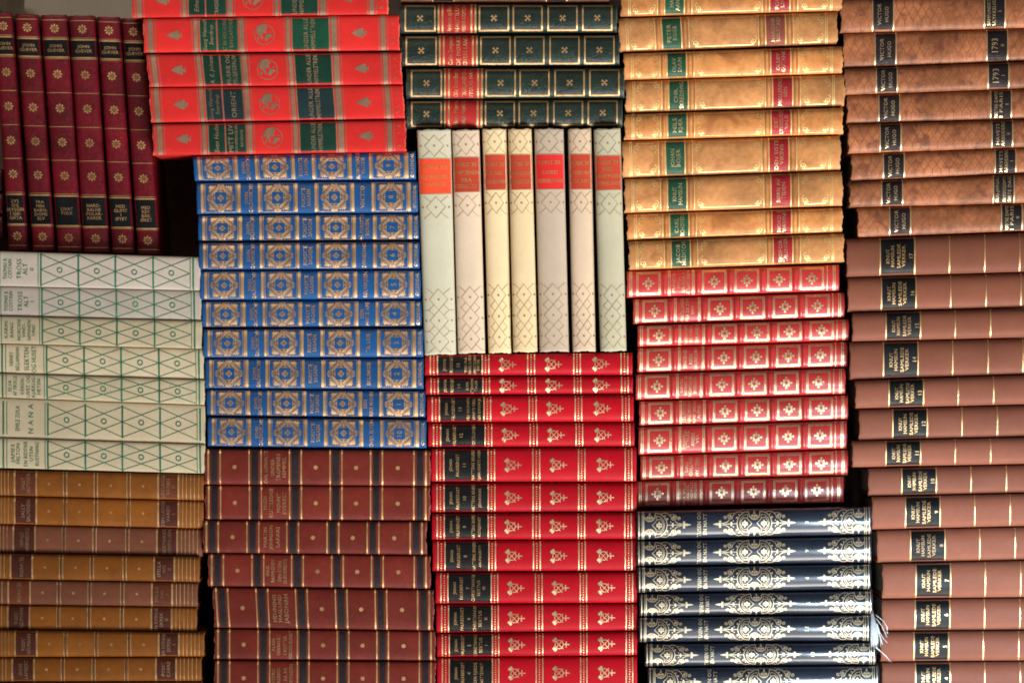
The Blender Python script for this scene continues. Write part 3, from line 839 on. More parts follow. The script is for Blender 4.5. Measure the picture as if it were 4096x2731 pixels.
# ================================================================== PALE UPRIGHT SET (middle)
def pale(key, c, lab):
    return mat(key, c, 0.72, 'cloth', var=0.05, wear=tuple(x * 0.72 for x in c), wearamt=0.25, grain=0.9)
LBR = mat('orange_red_label', (0.86, 0.085, 0.035), 0.6, 'cloth', var=0.08)
LBK = mat('brick_label', (0.48, 0.055, 0.03), 0.6, 'cloth', var=0.12)
LSC = mat('scarlet_label', (0.75, 0.035, 0.035), 0.6, 'cloth', var=0.08)
ww = [((1667, 521), (1804, 519), (1826, 1416), (1697, 1419), pale('pale_grey_green_cloth', (0.60, 0.58, 0.45), 0), LBR, ['FORESTER', 'KOMMAN-', 'DØREN'], [495, 595, 670], 'widest upright pale grey green book with an orange red label'),
      ((1807, 522), (1918, 520), (1942, 1411), (1831, 1413), pale('pale_rose_cream_cloth', (0.74, 0.60, 0.46), 0), LBK, ['FORESTER', 'KAPTEINEN', 'FRA', 'CONNECTICUT'], [467, 552, 630, 692], 'upright rose cream book whose label has four lines, second from left'),
      ((1928, 518), (2027, 516), (2046, 1411), (1953, 1411), pale('pale_yellow_cream_cloth', (0.74, 0.60, 0.37), 0), LBK, ['FORESTER', 'LØYTNANT', 'HORNBLOWER'], [475, 567, 655], 'upright yellow cream book, label reading LØYTNANT'),
      ((2031, 518), (2127, 517), (2151, 1407), (2052, 1408), pale('pale_straw_cloth', (0.75, 0.59, 0.36), 0), LBK, ['FORESTER', 'HORNBLOWER', 'BRUKER LIST'], [467, 567, 655], 'upright straw coloured book, label ending BRUKER LIST'),
      ((2136, 517), (2255, 516), (2277, 1405), (2158, 1406), pale('pale_taupe_cloth', (0.55, 0.455, 0.36), 0), LSC, ['FORESTER', 'LORD', 'HORNBLOWER'], [457, 560, 650], 'upright taupe cloth book with a scarlet label'),
      ((2271, 517), (2366, 516), (2384, 1404), (2290, 1405), pale('pale_peach_cloth', (0.74, 0.58, 0.43), 0), LBK, ['FORESTER', 'HORNBLOWER', 'OG ATROPOS'], [465, 565, 652], 'upright peach cream book, label ending OG ATROPOS, second from right'),
      ((2374, 518), (2483, 515), (2507, 1403), (2401, 1405), pale('pale_sage_cloth', (0.48, 0.46, 0.34), 0), LBK, ['FORESTER', 'MID-', 'SHIPMAN', 'HORNBLOWER'], [457, 525, 600, 675], 'rightmost upright book, pale sage cloth with a scratched brick red label')]
for i, (TL, TR, BR, BL, m, lm, ttl, tu, lab) in enumerate(ww):
    b = Book('cloth_book', TL, TR, BR, BL, -0.002 + 0.002 * (i % 3), h=27, p=2.3, vertical=True, spine=m, worn=1.6)
    k = b.L / 893.0
    d0, d1 = (117, 254) if i == 0 else ((111, 247) if i in (1,) else (104, 241))
    if i == 6: d0, d1 = 110, 244
    ox = d0 - 117
    b.label(d0 * k, d1 * k, lm, k=0.955)
    b.bar((d0 - 3) * k, (d0 - 1.4) * k, 0.955, material=OLIVE_INK); b.bar((d1 + 1.4) * k, (d1 + 3) * k, 0.955, material=OLIVE_INK)
    H = b.T / 2 * 0.965
    sx = min(1.0, (b.T / 2) / 60.0) * 0.97
    S = []
    ln = lambda pts: S.append(stroke(pts, 1.9))
    def dia(c):
        ln([(c - 42, 0), (c, 39 * sx), (c + 42, 0), (c, -39 * sx), (c - 42, 0)])
        S.append(disc((c, 0), 4.4))
        if H > 52 * sx + 3:
            for s in (1, -1):
                S.append(disc((c, s * min(H - 4, 53 * sx)), 3.8))
    def hexend(c, dr):
        for s in (1, -1):
            ln([(c + dr * 43, s * H), (c + dr * 43, s * 47 * sx), (c + dr * 21, s * 20 * sx)])
    def link(c):
        for s in (1, -1):
            ln([(c, s * H), (c, s * 42 * sx)])
            ln([(c - 21, s * 20 * sx), (c, s * 42 * sx), (c + 21, s * 20 * sx)])
    for c in (65 + ox, 309 + ox):
        dia(c); hexend(c, 1); hexend(c, -1)
    cc = [675 + ox * 0.9, 759 + ox * 0.9, 843 + ox * 0.9]
    for c in cc: dia(c)
    hexend(cc[0], -1); hexend(cc[2], 1); link((cc[0] + cc[1]) / 2); link((cc[1] + cc[2]) / 2)
    S = [(V_ * [k, 1], f_) for V_, f_ in S]
    b.add('printed_pattern', S, OLIVE_INK)
    for s, y in zip(ttl, tu):
        W = b.T * (0.88 if len(s) > 8 else (0.78 if len(s) == 8 else None)) if len(s) >= 8 else None
        words(b, [(s, (y - 105) * 0.38265 * k + (0 if i else 0), 15, W)], OLIVE_INK, 'title_label', serif=True, k=0.9)
    b.build(lab, 'upright pale books in the middle')

# ================================================================== RED SET WITH MINING EMBLEM (bottom middle)
RED2 = mat('crimson_cloth', (0.42, 0.005, 0.014), 0.40, 'leather', var=0.08, spec=0.12, grain=0.35, wear=(0.60, 0.08, 0.10), wearamt=0.15)
def mining(u):
    S = [ring((u - 8, 0), 16.5, 3.0, 26)]
    for s in (1, -1):
        S.append(stroke([(u + 8, -s * 18), (u - 24, s * 16)], 2.6))
        # hammer head across the far end of the handle
        c, a = (u - 25, s * 18), math.atan2(s * 33.0, -31.0)
        ca, sa = math.cos(a), math.sin(a)
        S.append(poly([(c[0] + x * ca - y * sa, c[1] + x * sa + y * ca) for x, y in ((-5, -9), (6, -9), (7, 9), (-5, 9))]))
    S.append(stroke([(u + 7, 0), (u + 34, 0)], 4))
    S.append(stroke([(u + 20, 12), (u + 20, -12)], 4))
    return S
rr = [((1700, 1419), (2529, 1409), (2529, 1500), (1700, 1502), '15', [('VERS FRA', 161, 10, 60), ('RUGELSJØEN', 177, 10, 76), ('BERGSTADENS', 196, 10, 82), ('DIKTER', 210, 10, 44)]),
      ((1703, 1507), (2531, 1503), (2531, 1575), (1703, 1580), '14', [('DER', 164, 10, 32), ('STENENE', 183, 10, 60), ('TALER', 199, 10, 42)]),
      ((1708, 1584), (2534, 1578), (2534, 1686), (1708, 1688), '13', [('VED UGLEVATN', 163, 10, 92), ('SVARTE FJELL', 185, 10, 84), ('BØR BØRSON JR.', 207, 10, 90)]),
      ((1713, 1692), (2537, 1689), (2537, 1786), (1713, 1788), '12', [('FORTELLINGER', 180, 12, 86)]),
      ((1726, 1793), (2545, 1788), (2545, 1926), (1726, 1926), '11', [('NATTENS BRØD', 166, 12, 118), ('KJÆRLIGHETS VEIER', 190, 10, 122)]),
      ((1727, 1932), (2546, 1930), (2546, 2045), (1727, 2049), '10', [('NATTENS BRØD', 166, 12, 108), ('JOHANNES', 192, 10, 74)]),
      ((1728, 2053), (2543, 2048), (2543, 2155), (1728, 2158), '9', [('NATTENS BRØD', 166, 12, 100), ('PLOGJERNET', 190, 10, 78)]),
      ((1731, 2160), (2545, 2157), (2545, 2283), (1731, 2285), '8', [('NATTENS BRØD', 166, 12, 116), ('AN-MAGRITT', 190, 10, 86)]),
      ((1743, 2287), (2548, 2286), (2548, 2410), (1743, 2413), '7', [('CHRISTIANUS', 152, 12, 104), ('SEXTUS', 174, 12, 62), ('III', 195, 12)]),
      ((1746, 2415), (2548, 2412), (2548, 2521), (1746, 2531), '6', [('CHRISTIANUS', 156, 12, 98), ('SEXTUS', 178, 12, 62), ('II', 201, 12)]),
      ((1749, 2533), (2548, 2523), (2548, 2619), (1749, 2626), '5', [('CHRISTIANUS', 156, 12, 90), ('SEXTUS', 178, 12, 60), ('I', 201, 12)]),
      ((1749, 2628), (2548, 2622), (2548, floor_px(0.004)), (1749, floor_px(0.004)), '4', [('DEN FJERDE', 156, 12, 86), ('NATTEVAKT', 182, 12, 82)])]
for i, (TL, TR, BR, BL, num, ttl) in enumerate(rr):
    b = Book('cloth_book', TL, TR, BR, BL, 0.004 + 0.0015 * (i % 2), h=24, p=2.4, spine=RED2, worn=0.5)
    k = b.L / 818.0
    vs = 13 if num == '4' else 0
    for u in (21.5, 49.5, 226, 252, 405, 432, 587, 612.5, 773.5, 799.5):
        b.bar((u - 2.2) * k, (u + 2.2) * k, 0.95, material=GOLD_PALE if u > 260 else GOLD)
    for u in (35, 239, 418.5, 599.5, 787):
        v = -b.T / 2 * 0.92
        while v < b.T / 2 * 0.93:
            b.add('gilt_tooling', disc((u * k, v), 3.0, 8)); v += 9.6
    b.label(52.5 * k, 223 * k, BLACK_LAB, k=0.97)
    for u in (326, 507, 694):
        b.add('gilt_tooling', [xf(s, 0, vs) for s in mining(u * k)])
    words(b, [('JOHAN', 77 * k, 11, 48, vs), ('FALKBERGET', 104 * k, 12, min(88, b.T * 0.85), vs), (num, 131 * k, 13, None, vs)] +
          [(t[0], t[1] * k, *t[2:], *([None] if len(t) == 3 else []), vs) for t in ttl], GOLD, 'title_label', k=0.93)
    ex = {'15': 'topmost crimson book, numbered 15, under the upright pale books', '4': 'lowest crimson book, numbered 4, at the bottom edge',
          '14': 'thinnest crimson book with mining emblems, numbered 14', '11': 'thick crimson book with mining emblems, numbered 11',
          '8': 'crimson book numbered 8 with a dented lower left corner'}.get(num, 'crimson book with gold mining emblems, numbered %s' % num)
    b.build(ex, 'crimson books in the numbered stack')

# ================================================================== TAN LEATHER SET (top right)
TAN = mat('tan_leather', (0.62, 0.262, 0.084), 0.42, 'leather', var=0.36, coat=0.10, wear=(0.55, 0.34, 0.17), wearamt=0.3, spots=((0.30, 0.10, 0.030), 30, 0.56, 0.65), grain=0.7)
TAND = mat('drab_tan_leather', (0.53, 0.245, 0.090), 0.50, 'leather', var=0.34, coat=0.02, wear=(0.48, 0.33, 0.18), wearamt=0.35, spots=((0.28, 0.10, 0.03), 30, 0.575, 0.65), grain=0.7)
GLB = mat('green_leather_label', (0.014, 0.078, 0.042), 0.42, 'leather', var=0.2, wear=(0.45, 0.27, 0.10), wearamt=0.25, coat=0.1)
RLB = mat('crimson_leather_label', (0.36, 0.018, 0.028), 0.42, 'leather', var=0.2, wear=(0.45, 0.20, 0.10), wearamt=0.2, coat=0.1)
RLF = mat('faded_crimson_label', (0.30, 0.075, 0.055), 0.5, 'leather', var=0.25, wear=(0.42, 0.25, 0.12), wearamt=0.4)
def scroll_frame(u0, u1, v0, v1):
    S = []
    r = 13
    S.append(stroke([(u0 + r, v1), (u1 - r, v1)], 2.4, step=20)); S.append(stroke([(u0 + r, v0), (u1 - r, v0)], 2.4, step=20))
    for cx, sx in ((u0 + r, 1), (u1 - r, -1)):
        for cy, sy in ((v1 - r, -1), (v0 + r, 1)):
            for sh in (spiral((0, 0), 12, 3, -math.pi / 2, 1.35, 2.2),
                       stroke([(-10, 6), (-11, 14), (-5, 20)], 2.0), disc((-5, 21), 2.4, 8), disc((15, -4), 1.6, 6)):
                S.append(xf(sh, cx, cy, sx, sy))
    return S
YT = 0.010
GOLD_TAN = mat('bright_gold_tooling', (0.95, 0.66, 0.26), 0.32, 'foil', metal=0.35, var=0.25)
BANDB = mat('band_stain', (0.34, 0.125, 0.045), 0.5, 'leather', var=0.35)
tt = [((2483, -50), (3367, -74), (3368, 45), (2484, 69), ['HANS', 'AANRUD'], ['FORTEL-', 'LINGER'], TAN, RLB, 'topmost tan leather book, cut off by the top edge'),
      ((2471, 75), (3347, 48), (3348, 179), (2480, 212), ['PETER', 'EGGE'], ['HANSINE', 'SOLSTAD'], TAND, RLF, 'drab tan leather book with the faded, rubbed red label'),
      ((2495, 215), (3368, 185), (3369, 295), (2496, 322), ['OLAV', 'DUUN'], ['OLSØY', 'GUTANE'], TAN, RLB, 'tan leather book titled OLSØY GUTANE'),
      ((2502, 325), (3376, 298), (3377, 426), (2503, 454), ['CHR.', 'SKREDSVIG'], ['MØLLERENS', 'SØN'], TAND, RLB, 'tan leather book titled MØLLERENS SØN'),
      ((2498, 457), (3369, 431), (3370, 538), (2499, 562), ['NILS', 'KJÆR'], ['DET', 'LYKKELIGE', 'VALG'], TAN, RLB, 'tan leather book titled DET LYKKELIGE VALG'),
      ((2489, 566), (3360, 543), (3361, 682), (2492, 714), ['JOHAN', 'BOJER'], ['DEN SISTE', 'VIKING'], TAND, RLB, 'thick tan leather book titled DEN SISTE VIKING'),
      ((2498, 717), (3368, 685), (3369, 824), (2499, 853), ['KNUT', 'HAMSUN'], ['BØRN AV', 'TIDEN'], TAND, RLB, 'thick tan leather book titled BØRN AV TIDEN'),
      ((2509, 856), (3368, 830), (3368, 931), (2510, 962), ['CARL', 'SCHØYEN'], ['NORD I', 'VÆRENE'], TAN, RLB, 'glossy tan leather book titled NORD I VÆRENE'),
      ((2514, 965), (3373, 934), (3373, 1049), (2517, 1080), ['JACOB', 'HILDITCH'], ['SJØFOR-', 'TÆLLINGER'], TAND, RLB, 'scratched tan leather book SJØFORTÆLLINGER, bottom of the tan stack')]
for i, (TL, TR, BR, BL, au, ti, m, rl, lab) in enumerate(tt):
    b = Book('leather_book', TL, TR, BR, BL, YT + 0.002 * (i % 2), h=27, p=2.3, spine=m, worn=2.4,
             ridges=[(q * 1.0, 22, 4.2) for q in (159, 265, 571, 682)])
    k = b.L / 873.0
    b.ridges = [(c * k, w, h_) for c, w, h_ in b.ridges]
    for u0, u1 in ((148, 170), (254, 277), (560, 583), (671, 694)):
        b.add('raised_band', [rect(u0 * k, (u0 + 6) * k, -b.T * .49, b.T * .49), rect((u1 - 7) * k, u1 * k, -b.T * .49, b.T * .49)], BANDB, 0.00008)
    for u in (29, 36, 143.5, 171.7, 249.5, 279, 558, 586, 666, 697, 826, 832.5):
        b.bar((u - 1.3) * k, (u + 1.3) * k, 0.97, material=GOLD_TAN)
    b.label(174 * k, 247 * k, GLB, k=0.98); b.label(589 * k, 663.5 * k, rl, 'title_label#2', 0.98)
    hh = b.T / 2 * 0.84
    for u0, u1 in ((42, 137.5), (290, 552), (708, 819)):
        b.add('gilt_tooling', scroll_frame(u0 * k, u1 * k, -hh, hh), GOLD_TAN)
    n = len(au)
    for j, t in enumerate(au):
        words(b, [(t, (211 + (j - (n - 1) / 2) * 23) * k, 15, min(b.T * 0.82, len(t) * 14.5))], GOLD_PALE, 'title_label', 'lettering', serif=True)
    n = len(ti)
    for j, t in enumerate(ti):
        words(b, [(t, (626 + (j - (n - 1) / 2) * 21) * k, 14, min(b.T * 0.85, len(t) * 13.5))], GOLD_PALE, 'title_label#2', 'lettering#2', serif=True)
    b.build(lab, 'tan leather books in the upper right stack')

# ================================================================== RED LEATHER SET WITH RAISED BANDS
RED3 = mat('cherry_leather', (0.46, 0.034, 0.034), 0.32, 'leather', var=0.14, coat=0.75, grain=0.55, wear=(0.55, 0.15, 0.12), wearamt=0.2)
def cross_emblem(u):
    S = []
    for sx in (1, -1):
        for sy in (1, -1):
            S.append(poly([(u + sx * x, sy * y) for x, y in ((3.5, 5), (6, 5), (5, 3.5), (13, 4), (13, 7), (14, 13), (8, 14), (4, 12))]))
            S.append(poly([(u + sx * x, sy * y) for x, y in ((5, 4.5), (5, 2.5), (13, 2.5), (13, 5), (9, 9))]))
    for dx, dy in ((1, 0), (-1, 0), (0, 1), (0, -1)):
        S.append(disc((u + dx * 20, dy * 20), 4.6, 12))
        S.append(stroke([(u + dx * 6, dy * 6), (u + dx * 17, dy * 17)], 3.4, step=50))
    return S
YD = 0.024
dd = [((2508, 1083), (3355, 1058), (3355, 1164), (2508, 1192), [('FRANCIS', 186, 12), ('HALL', 204.5, 12), ('DRAMA I', 224.5, 12), ('ATLANTEREN', 243, 12)], 'cherry red leather book DRAMA I ATLANTEREN, topmost below the tan stack'),
      ((2533, 1195), (3377, 1168), (3377, 1271), (2533, 1298), [('FORTELLINGER', 196, 13), ('FRA DE SYV', 216, 13), ('HAV', 236, 13)], 'cherry red leather book FORTELLINGER FRA DE SYV HAV'),
      ((2551, 1301), (3394, 1275), (3394, 1362), (2551, 1388), [('NORDHOFF', 193, 12), ('OG HALL', 211, 12), ('ORKANEN', 236, 13)], 'cherry red leather book titled ORKANEN with a chipped left edge'),
      ((2550, 1390), (3388, 1365), (3388, 1468), (2550, 1492), [('SINDBAD', 191, 13), ('RØDE', 214, 13), ('SAUNDERS', 234, 13)], 'cherry red leather book with three title lines, fourth in its stack'),
      ((2543, 1495), (3380, 1471), (3380, 1576), (2543, 1600), [('DAVID', 184, 11), ('HOWARTH', 201, 11), ('NORDSJØ-', 219, 12), ('BUSSEN', 238, 12)], 'cherry red leather book titled NORDSJØBUSSEN'),
      ((2557, 1603), (3390, 1579), (3390, 1678), (2557, 1704), [('J.SLOCUM', 182, 12), ('FØRSTEMANN', 202, 12), ('RUNDT JORDEN', 222, 11), ('ALENE', 241, 11)], 'cherry red leather book FØRSTEMANN RUNDT JORDEN ALENE'),
      ((2554, 1707), (3386, 1681), (3386, 1794), (2554, 1819), [('SHOWELL', 184, 12), ('STYLES', 199, 12), ('ARENS', 220, 14), ('VEI', 238, 12)], 'cherry red leather book titled ARENS VEI'),
      ((2562, 1822), (3390, 1797), (3390, 1900), (2562, 1920), [('DALE', 187, 12), ('COLLINS', 205, 12), ('MYTTERI', 231, 13)], 'cherry red leather book titled MYTTERI'),
      ((2546, 1923), (3373, 1903), (3373, 2009), (2546, 2029), [('W. ROBINSON', 176, 10), ('FRA VILLE', 194, 11), ('DAG OG', 209, 11), ('LAND VILLE', 224, 11), ('BEDRINGREK', 240, 11)], 'cherry red leather book half in shade, bottom of its stack on the navy books')]
for i, (TL, TR, BR, BL, ttl, lab) in enumerate(dd):
    k0 = (TR[0] - TL[0]) / 846.0
    b = Book('leather_book', TL, TR, BR, BL, YD + 0.0015 * (i % 2), h=25, p=2.3, spine=RED3, worn=0.8,
             ridges=[(q * k0, 19, 5.0) for q in (150, 283, 412, 541, 671)])
    k = b.L / 846.0
    for u in (11, 18, 165, 170.8, 260.6, 266.5, 798.5, 822.5, 829.5):
        b.bar((u - 1.7) * k, (u + 1.7) * k, 0.94, material=GOLD_PALE)
    hh = b.T / 2 * 0.84
    for u0, u1 in ((37, 133), (299, 395.5), (429, 525.5), (559, 655.5), (689, 785)):
        b.add('gilt_tooling', frame(u0 * k, u1 * k, -hh, hh, 2.8), GOLD_PALE)
        b.add('gilt_tooling', frame((u0 + 5) * k, (u1 - 5) * k, -hh + 5, hh - 5, 2.6), GOLD_PALE)
        b.add('gilt_tooling', cross_emblem((u0 + u1) / 2 * k))
    words(b, [(s, u * k, H, min(b.T * 0.86, len(s) * 10.5)) for s, u, H in ttl], GOLD_PALE, k=0.88)
    b.build(lab, 'cherry red leather books with raised bands')

# ================================================================== NAVY SET WITH ARABESQUES (bottom right)
GOLD_SILV = mat('silvery_gold_foil', (0.68, 0.56, 0.36), 0.34, 'foil', metal=0.60, var=0.12)
NAV = mat('navy_leather', (0.012, 0.017, 0.031), 0.32, 'leather', var=0.25, coat=1.0, cr=0.13, grain=0.45, wear=(0.10, 0.12, 0.18), wearamt=0.15)
def arc(c, r, a0, a1, w, n=12):
    return stroke([(c[0] + r * math.cos(a0 + (a1 - a0) * i / n), c[1] + r * math.sin(a0 + (a1 - a0) * i / n)) for i in range(n + 1)], w, step=50)
def bez(p0, p1, p2, p3, w, n=10):
    pts = []
    for i in range(n + 1):
        t = i / n; s = 1 - t
        pts.append(tuple(s ** 3 * a + 3 * s * s * t * b_ + 3 * s * t * t * c + t ** 3 * d for a, b_, c, d in zip(p0, p1, p2, p3)))
    return stroke(pts, w, step=50)
def arab_side():
    Q = []
    A = Q.append
    A(stroke([(20, 29), (23, 47), (42, 44), (58, 32), (67, 15), (70, 0)], 2.9))
    A(stroke([(26, 22), (28, 36), (42, 33), (55, 20), (60, 0)], 1.8))
    A(stroke([(10, 0), (22, 12), (30, 22), (43, 24), (52, 12), (56, 0)], 2.1))
    A(disc((38, 6), 5.5)); A(disc((30, 3), 4)); A(disc((46, 4), 4)); A(disc((38, 13), 2.6))
    A(bez((46, 43), (66, 54), (84, 40), (90, 22), 2.6))
    A(spiral((97, 29), 11, 3, math.pi * 1.1, 1.2, 3.0)); A(disc((97, 29), 3.4))
    A(bez((78, 38), (92, 46), (108, 40), (112, 24), 1.9))
    A(spiral((117, 27), 7, 2, math.pi * 1.1, 1.1, 2.4)); A(disc((117, 27), 2.1))
    A(bez((100, 16), (108, 6), (118, 4), (132, 3), 2.4))
    A(disc((92, 5), 4)); A(disc((137, 10), 4.6)); A(disc((137, 3), 4.2)); A(disc((84, 12), 2.5))
    A(disc((70, 24), 4.0)); A(disc((62, 36), 2.6))
    return Q
def arab_mid():
    Q = [arc((0, 37), 21, math.pi * 1.06, math.pi * 1.94, 3.6), arc((0, 37), 15.5, math.pi * 1.1, math.pi * 1.9, 1.8)]
    for c, r in (((0, 47), 2.9), ((0, 40), 4.0), ((-7.5, 31), 4.4), ((7.5, 31), 4.4), ((0, 30), 3.4), ((0, 24), 2.1)):
        Q.append(disc(c, r, 10))
    return Q
def arab(u, T, sides, kk):
    k = min(1.0, (T / 2 - 3) / 52.0)
    S = []
    for sy in (1, -1):
        for s in arab_mid(): S.append(xf(s, 0, 0, 1, sy))
        for sx in sides:
            for s in arab_side(): S.append(xf(s, 0, 0, sx, sy))
    for sx in sides:
        for s in (stroke([(68, 0), (126, 0)], 2.8), disc((92, 0), 4), disc((140, 0), 6), disc((149, 0), 5), disc((156, 0), 3.6), disc((162, 0), 2.2)):
            S.append(xf(s, 0, 0, sx, 1))
    return [xf(s, u, 0, kk, k) for s in S]
nn = [((2546, 2043), (3484, 2025), (3484, 2137), (2546, 2158), '3', 'navy leather book numbered 3, topmost of the navy stack'),
      ((2546, 2161), (3484, 2141), (3484, 2251), (2546, 2263), '9', 'navy leather book numbered 9, second in the navy stack'),
      ((2549, 2267), (3482, 2254), (3482, 2356), (2549, 2369), '6', 'navy leather book numbered 6 with pale gold arabesques'),
      ((2557, 2372), (3489, 2359), (3489, 2454), (2557, 2464), '5', 'navy leather book numbered 5, above the frayed ribbon'),
      ((2555, 2467), (3479, 2457), (3479, 2562), (2555, 2567), '11', 'navy leather book numbered 11 with a frayed silver ribbon hanging out'),
      ((2579, 2570), (3503, 2565), (3503, 2657), (2579, 2665), '10', 'navy leather book numbered 10, glinting at its right end'),
      ((2591, 2668), (3515, 2660), (3515, floor_px(0)), (2591, floor_px(0)), '12', 'navy leather book numbered 12, cut by the bottom edge')]
for i, (TL, TR, BR, BL, num, lab) in enumerate(nn):
    b = Book('leather_book', TL, TR, BR, BL, 0.0015 * (i % 2), h=31, p=2.2, spine=NAV, worn=0.7)
    k = b.L / 938.0
    for u, w in ((9, 3), (22, 2.4), (28, 4), (911, 2.4), (918, 2.4), (929, 3)):
        b.bar((u - w / 2) * k, (u + w / 2) * k, 0.97, material=GOLD_SILV)
    b.add('gilt_tooling', arab(52 * k, b.T, (1,), k) + arab(470 * k, b.T, (1, -1), k) + arab(887 * k, b.T, (-1,), k), GOLD_SILV)
    words(b, [('TUSEN OG', 249 * k, 14, b.T * 0.86), ('EN NATT', 273 * k, 14, b.T * 0.74), (num, 680 * k, 15, None)], GOLD_SILV, serif=True, k=0.9)
    root = b.build(lab, 'navy leather books in the arabesque stack')
    if num == '11':
        rib = mat('silver_ribbon', (0.62, 0.68, 0.72), 0.35, 'foil', metal=0.2, var=0.2)
        V, F = [], []
        def strand(pts, r=1.3):
            n0 = len(V)
            for q, (px, py, dy) in enumerate(pts):
                c = unproj(np.float64(px), np.float64(py), 0.0); c[1] = dy
                rr_ = r * (1 if q < len(pts) - 1 else 0.5)
                for s in range(5):
                    a = s * 2 * math.pi / 5
                    V.append((c[0] + math.cos(a) * rr_ * K, c[1] + math.sin(a) * rr_ * K, c[2]))
            for q in range(len(pts) - 1):
                for s in range(5):
                    F.append((n0 + q * 5 + s, n0 + q * 5 + (s + 1) % 5, n0 + (q + 1) * 5 + (s + 1) % 5, n0 + (q + 1) * 5 + s))
        rg = random.Random(3)
        for q in range(34):
            x0 = 3487 + rg.uniform(-2, 5); xe = 3482 + q * 0.78 + rg.uniform(-2, 2)
            ye = 2577 + rg.uniform(-12, 9)
            strand([(x0, 2434, 0.010), (x0 + (xe - x0) * .5 + rg.uniform(-2, 2), 2475, -0.006), (xe + rg.uniform(-2, 2), 2530, -0.010), (xe, ye, -0.010)], 1.2)
        for e in ([(3500, 2455), (3530, 2480), (3545, 2505), (3546, 2530)], [(3502, 2470), (3525, 2500), (3538, 2530), (3543, 2545)],
                  [(3504, 2490), (3515, 2525), (3530, 2550), (3546, 2566)], [(3505, 2500), (3516, 2535), (3522, 2560), (3526, 2575)],
                  [(3500, 2585), (3520, 2602), (3545, 2625), (3560, 2643)], [(3500, 2580), (3518, 2598), (3540, 2618), (3556, 2640)], [(3503, 2500), (3512, 2530), (3518, 2550), (3519, 2580)]):
            for j in range(2):
                strand([(x + rg.uniform(-1.5, 1.5), y + rg.uniform(-1.5, 1.5), -0.008 - 0.002 * j) for x, y in e], 1.5)
        o = b.mesh('ribbon_marker', np.array(V), F, rib, root)
        o['label'] = 'frayed silvery ribbon end'

# ================================================================== SNAKESKIN SET (top right)
YE = 0.012
ee = [((3362, -8), 134, 114, -0.02, 3362, [('SAMFUNDETS', 594, 14), ('ULYKKELIGE', 614, 14), ('I', 636, 13)], 'snakeskin brown book SAMFUNDETS ULYKKELIGE, topmost in the right column'),
      None]
ys = [(-6, -24), (134, 114), (275, 247), (382, 355), (498, 478), (617.5, 590.5), (729, 695.5), (831, 814), (953, 925)]
xs = [3363, 3373, 3378, 3388, 3393, 3406, 3399, 3431]
ttE = [([('SAMFUNDETS', 590, 13), ('ULYKKELIGE', 611, 13), ('I', 634, 13)], 'snakeskin brown book SAMFUNDETS ULYKKELIGE, topmost in the right column'),
       ([('1793', 604, 24), ('II', 635, 13)], 'snakeskin brown book titled 1793 II'),
       ([('1793', 603, 24), ('I', 632, 13)], 'snakeskin brown book titled 1793 I'),
       ([('NOTRE DAME', 594, 13), ('I PARIS', 614, 13), ('I', 637, 13)], 'snakeskin brown book NOTRE DAME I PARIS, first volume, between 1793 and HAVETS'),
       ([('HAVETS', 596, 13), ('ARBEIDERE', 617, 13), ('II', 638, 13)], 'snakeskin brown book HAVETS ARBEIDERE II'),
       ([('HAVETS', 596, 13), ('ARBEIDERE', 617, 13), ('I', 638, 13)], 'snakeskin brown book HAVETS ARBEIDERE I'),
       ([('BUG-JARGAL', 588, 12), ('EN DØDSDØMTS', 616, 12), ('SISTE DAG', 637, 13)], 'snakeskin brown book BUG-JARGAL with the small three line label'),
       ([('NOTRE DAME', 594, 13), ('I PARIS', 614, 13), ('II', 637, 13)], 'snakeskin brown book NOTRE DAME I PARIS, second volume, bottom of its set')]
for i, (ttl, lab) in enumerate(ttE):
    x0 = xs[i]; x1 = x0 + 784
    def yy(s, x): return s[0] + (s[1] - s[0]) * (x - 3380) / (4096 - 3380)
    s0, s1 = ys[i], ys[i + 1]
    b = Book('leather_book', (x0, yy(s0, x0)), (x1, yy(s0, x1)), (x1, yy(s1, x1)), (x0, yy(s1, x0)), YE + 0.002 * (i % 2), h=25, p=2.4, spine=PYT, worn=2.4)
    b.label(128, 207, BROWNBLK); b.label(575.5, 653, BROWNBLK, 'title_label#2')
    for u in (126, 209.5, 573, 655.5):
        b.bar(u - 1.9, u + 1.9, material=GOLD_PALE)
    scales(b, [(4, 120), (214, 570), (660, b.L - 4)])
    words(b, [('VICTOR', 153, 14, min(84, b.T * 0.78)), ('HUGO', 182, 14, min(60, b.T * 0.6))], GOLD_PALE, 'title_label')
    for s, u, H in ttl:
        words(b, [(s, u, H, min(b.T * 0.86, len(s) * (11 if len(s) > 7 else 14)) if len(s) > 3 else None)], GOLD_PALE, 'title_label#2', 'lettering#2', serif=(s == '1793'))
    b.build(lab, 'snakeskin brown books in the right column')

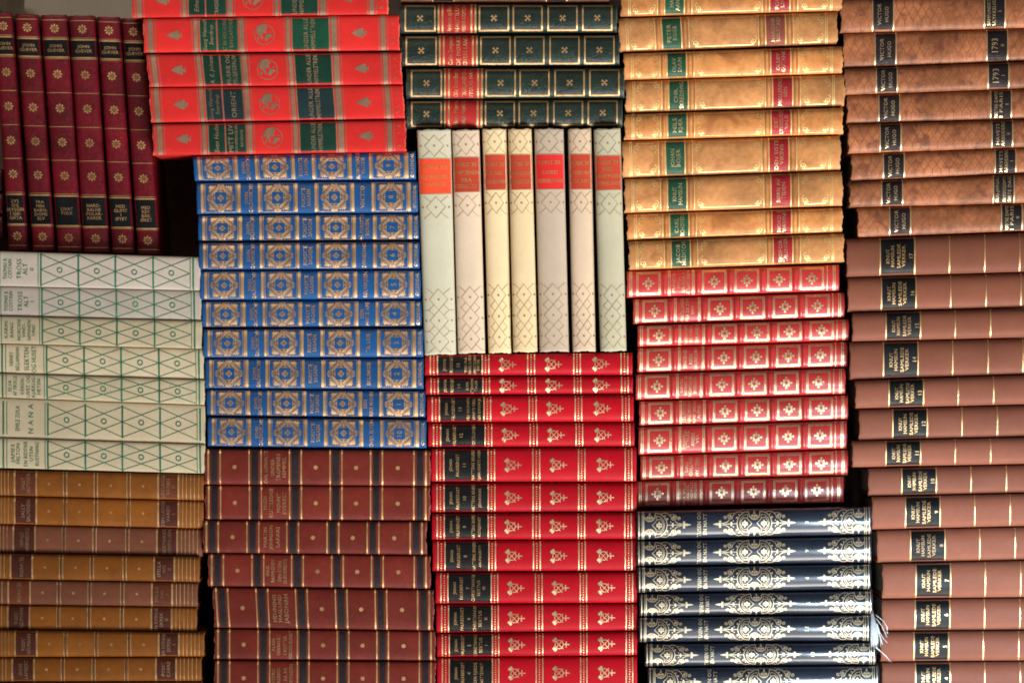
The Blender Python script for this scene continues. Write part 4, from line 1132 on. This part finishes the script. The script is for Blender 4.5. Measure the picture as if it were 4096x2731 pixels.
# ================================================================== PLAIN BROWN SET (right)
BRW = mat('rose_brown_cloth', (0.215, 0.076, 0.047), 0.55, 'cloth', var=0.08, wear=(0.42, 0.22, 0.15), wearamt=0.35, coat=0.04)
kk = [('17', (3386, 955), (930), (3388, 1108.6), 1088), ('16', (3391, 1110), 1090, (3391, 1249), 1229), ('15', (3409, 1251), 1231, (3409, 1366), 1350),
      ('14', (3399, 1368), 1352, (3399, 1519), 1496), ('13', (3421, 1521), 1498, (3421, 1634), 1617), ('12', (3436, 1636), 1619, (3436, 1761), 1745),
      ('11', (3409, 1763), 1747, (3409, 1869), 1855), ('10', (3472, 1871), 1857, (3472, 1983), 1970), ('9', (3487, 1985), 1972, (3487, 2117), 2103),
      ('8', (3507, 2119), 2105, (3507, 2250), 2238), ('7', (3529, 2252), 2240, (3529, 2393), 2387), ('6', (3526, 2395), 2389, (3526, 2522), 2517),
      ('5', (3521, 2524), 2519, (3521, 2644), 2640), ('4', (3527, 2646), 2642, (3527, floor_px(0.014)), floor_px(0.014))]
desc = {'17': 'rose brown cloth book numbered 17, topmost of the plain brown stack', '16': 'rose brown cloth book numbered 16, second from the top',
        '15': 'rose brown cloth book with a very faded label, numbered 15', '14': 'rose brown cloth book whose black label is blotched, numbered 14',
        '11': 'rose brown cloth book numbered 11, jutting left over its neighbours', '10': 'rose brown cloth book numbered 10, just under the jutting one',
        '4': 'rose brown cloth book numbered 4, cut by the bottom edge', '7': 'thick rose brown cloth book numbered 7'}
for i, (num, tl, ytr, blp, ybr) in enumerate(kk):
    x0 = tl[0]; x1 = x0 + 830
    def ext(ya, yb_): return ya + (yb_ - ya) * (x1 - x0) / (4096 - x0)
    b = Book('cloth_book', tl, (x1, ext(tl[1], ytr)), (x1, ext(blp[1], ybr)), (x0, blp[1]), 0.014 + 0.002 * (i % 2), h=30, p=2.3, spine=BRW, worn=1.3)
    b.label(136, 268, BLACK_RUB if num in ('14', '15') else BLACK_LAB, k=0.985)
    for u in (133, 271, 409.5, 551, 690.5):
        b.bar(u - 2.2, u + 2.2, 0.96, material=GOLD)
    sc_ = min(1.0, b.T / 135)
    words(b, [('KNUT', 163, 12.5, 58 * sc_), ('HAMSUN', 182, 12.5, 86 * sc_), ('SAMLEDE', 207, 12.5, 96 * sc_), ('VERKER', 226, 12.5, 88 * sc_), (num, 256, 15, None)],
          GOLD if num not in ('15', '8') else GOLD_WORN, 'title_label', serif=True)
    b.build(desc.get(num, 'rose brown cloth book with a black label, numbered %s' % num), 'plain rose brown books in the right column')
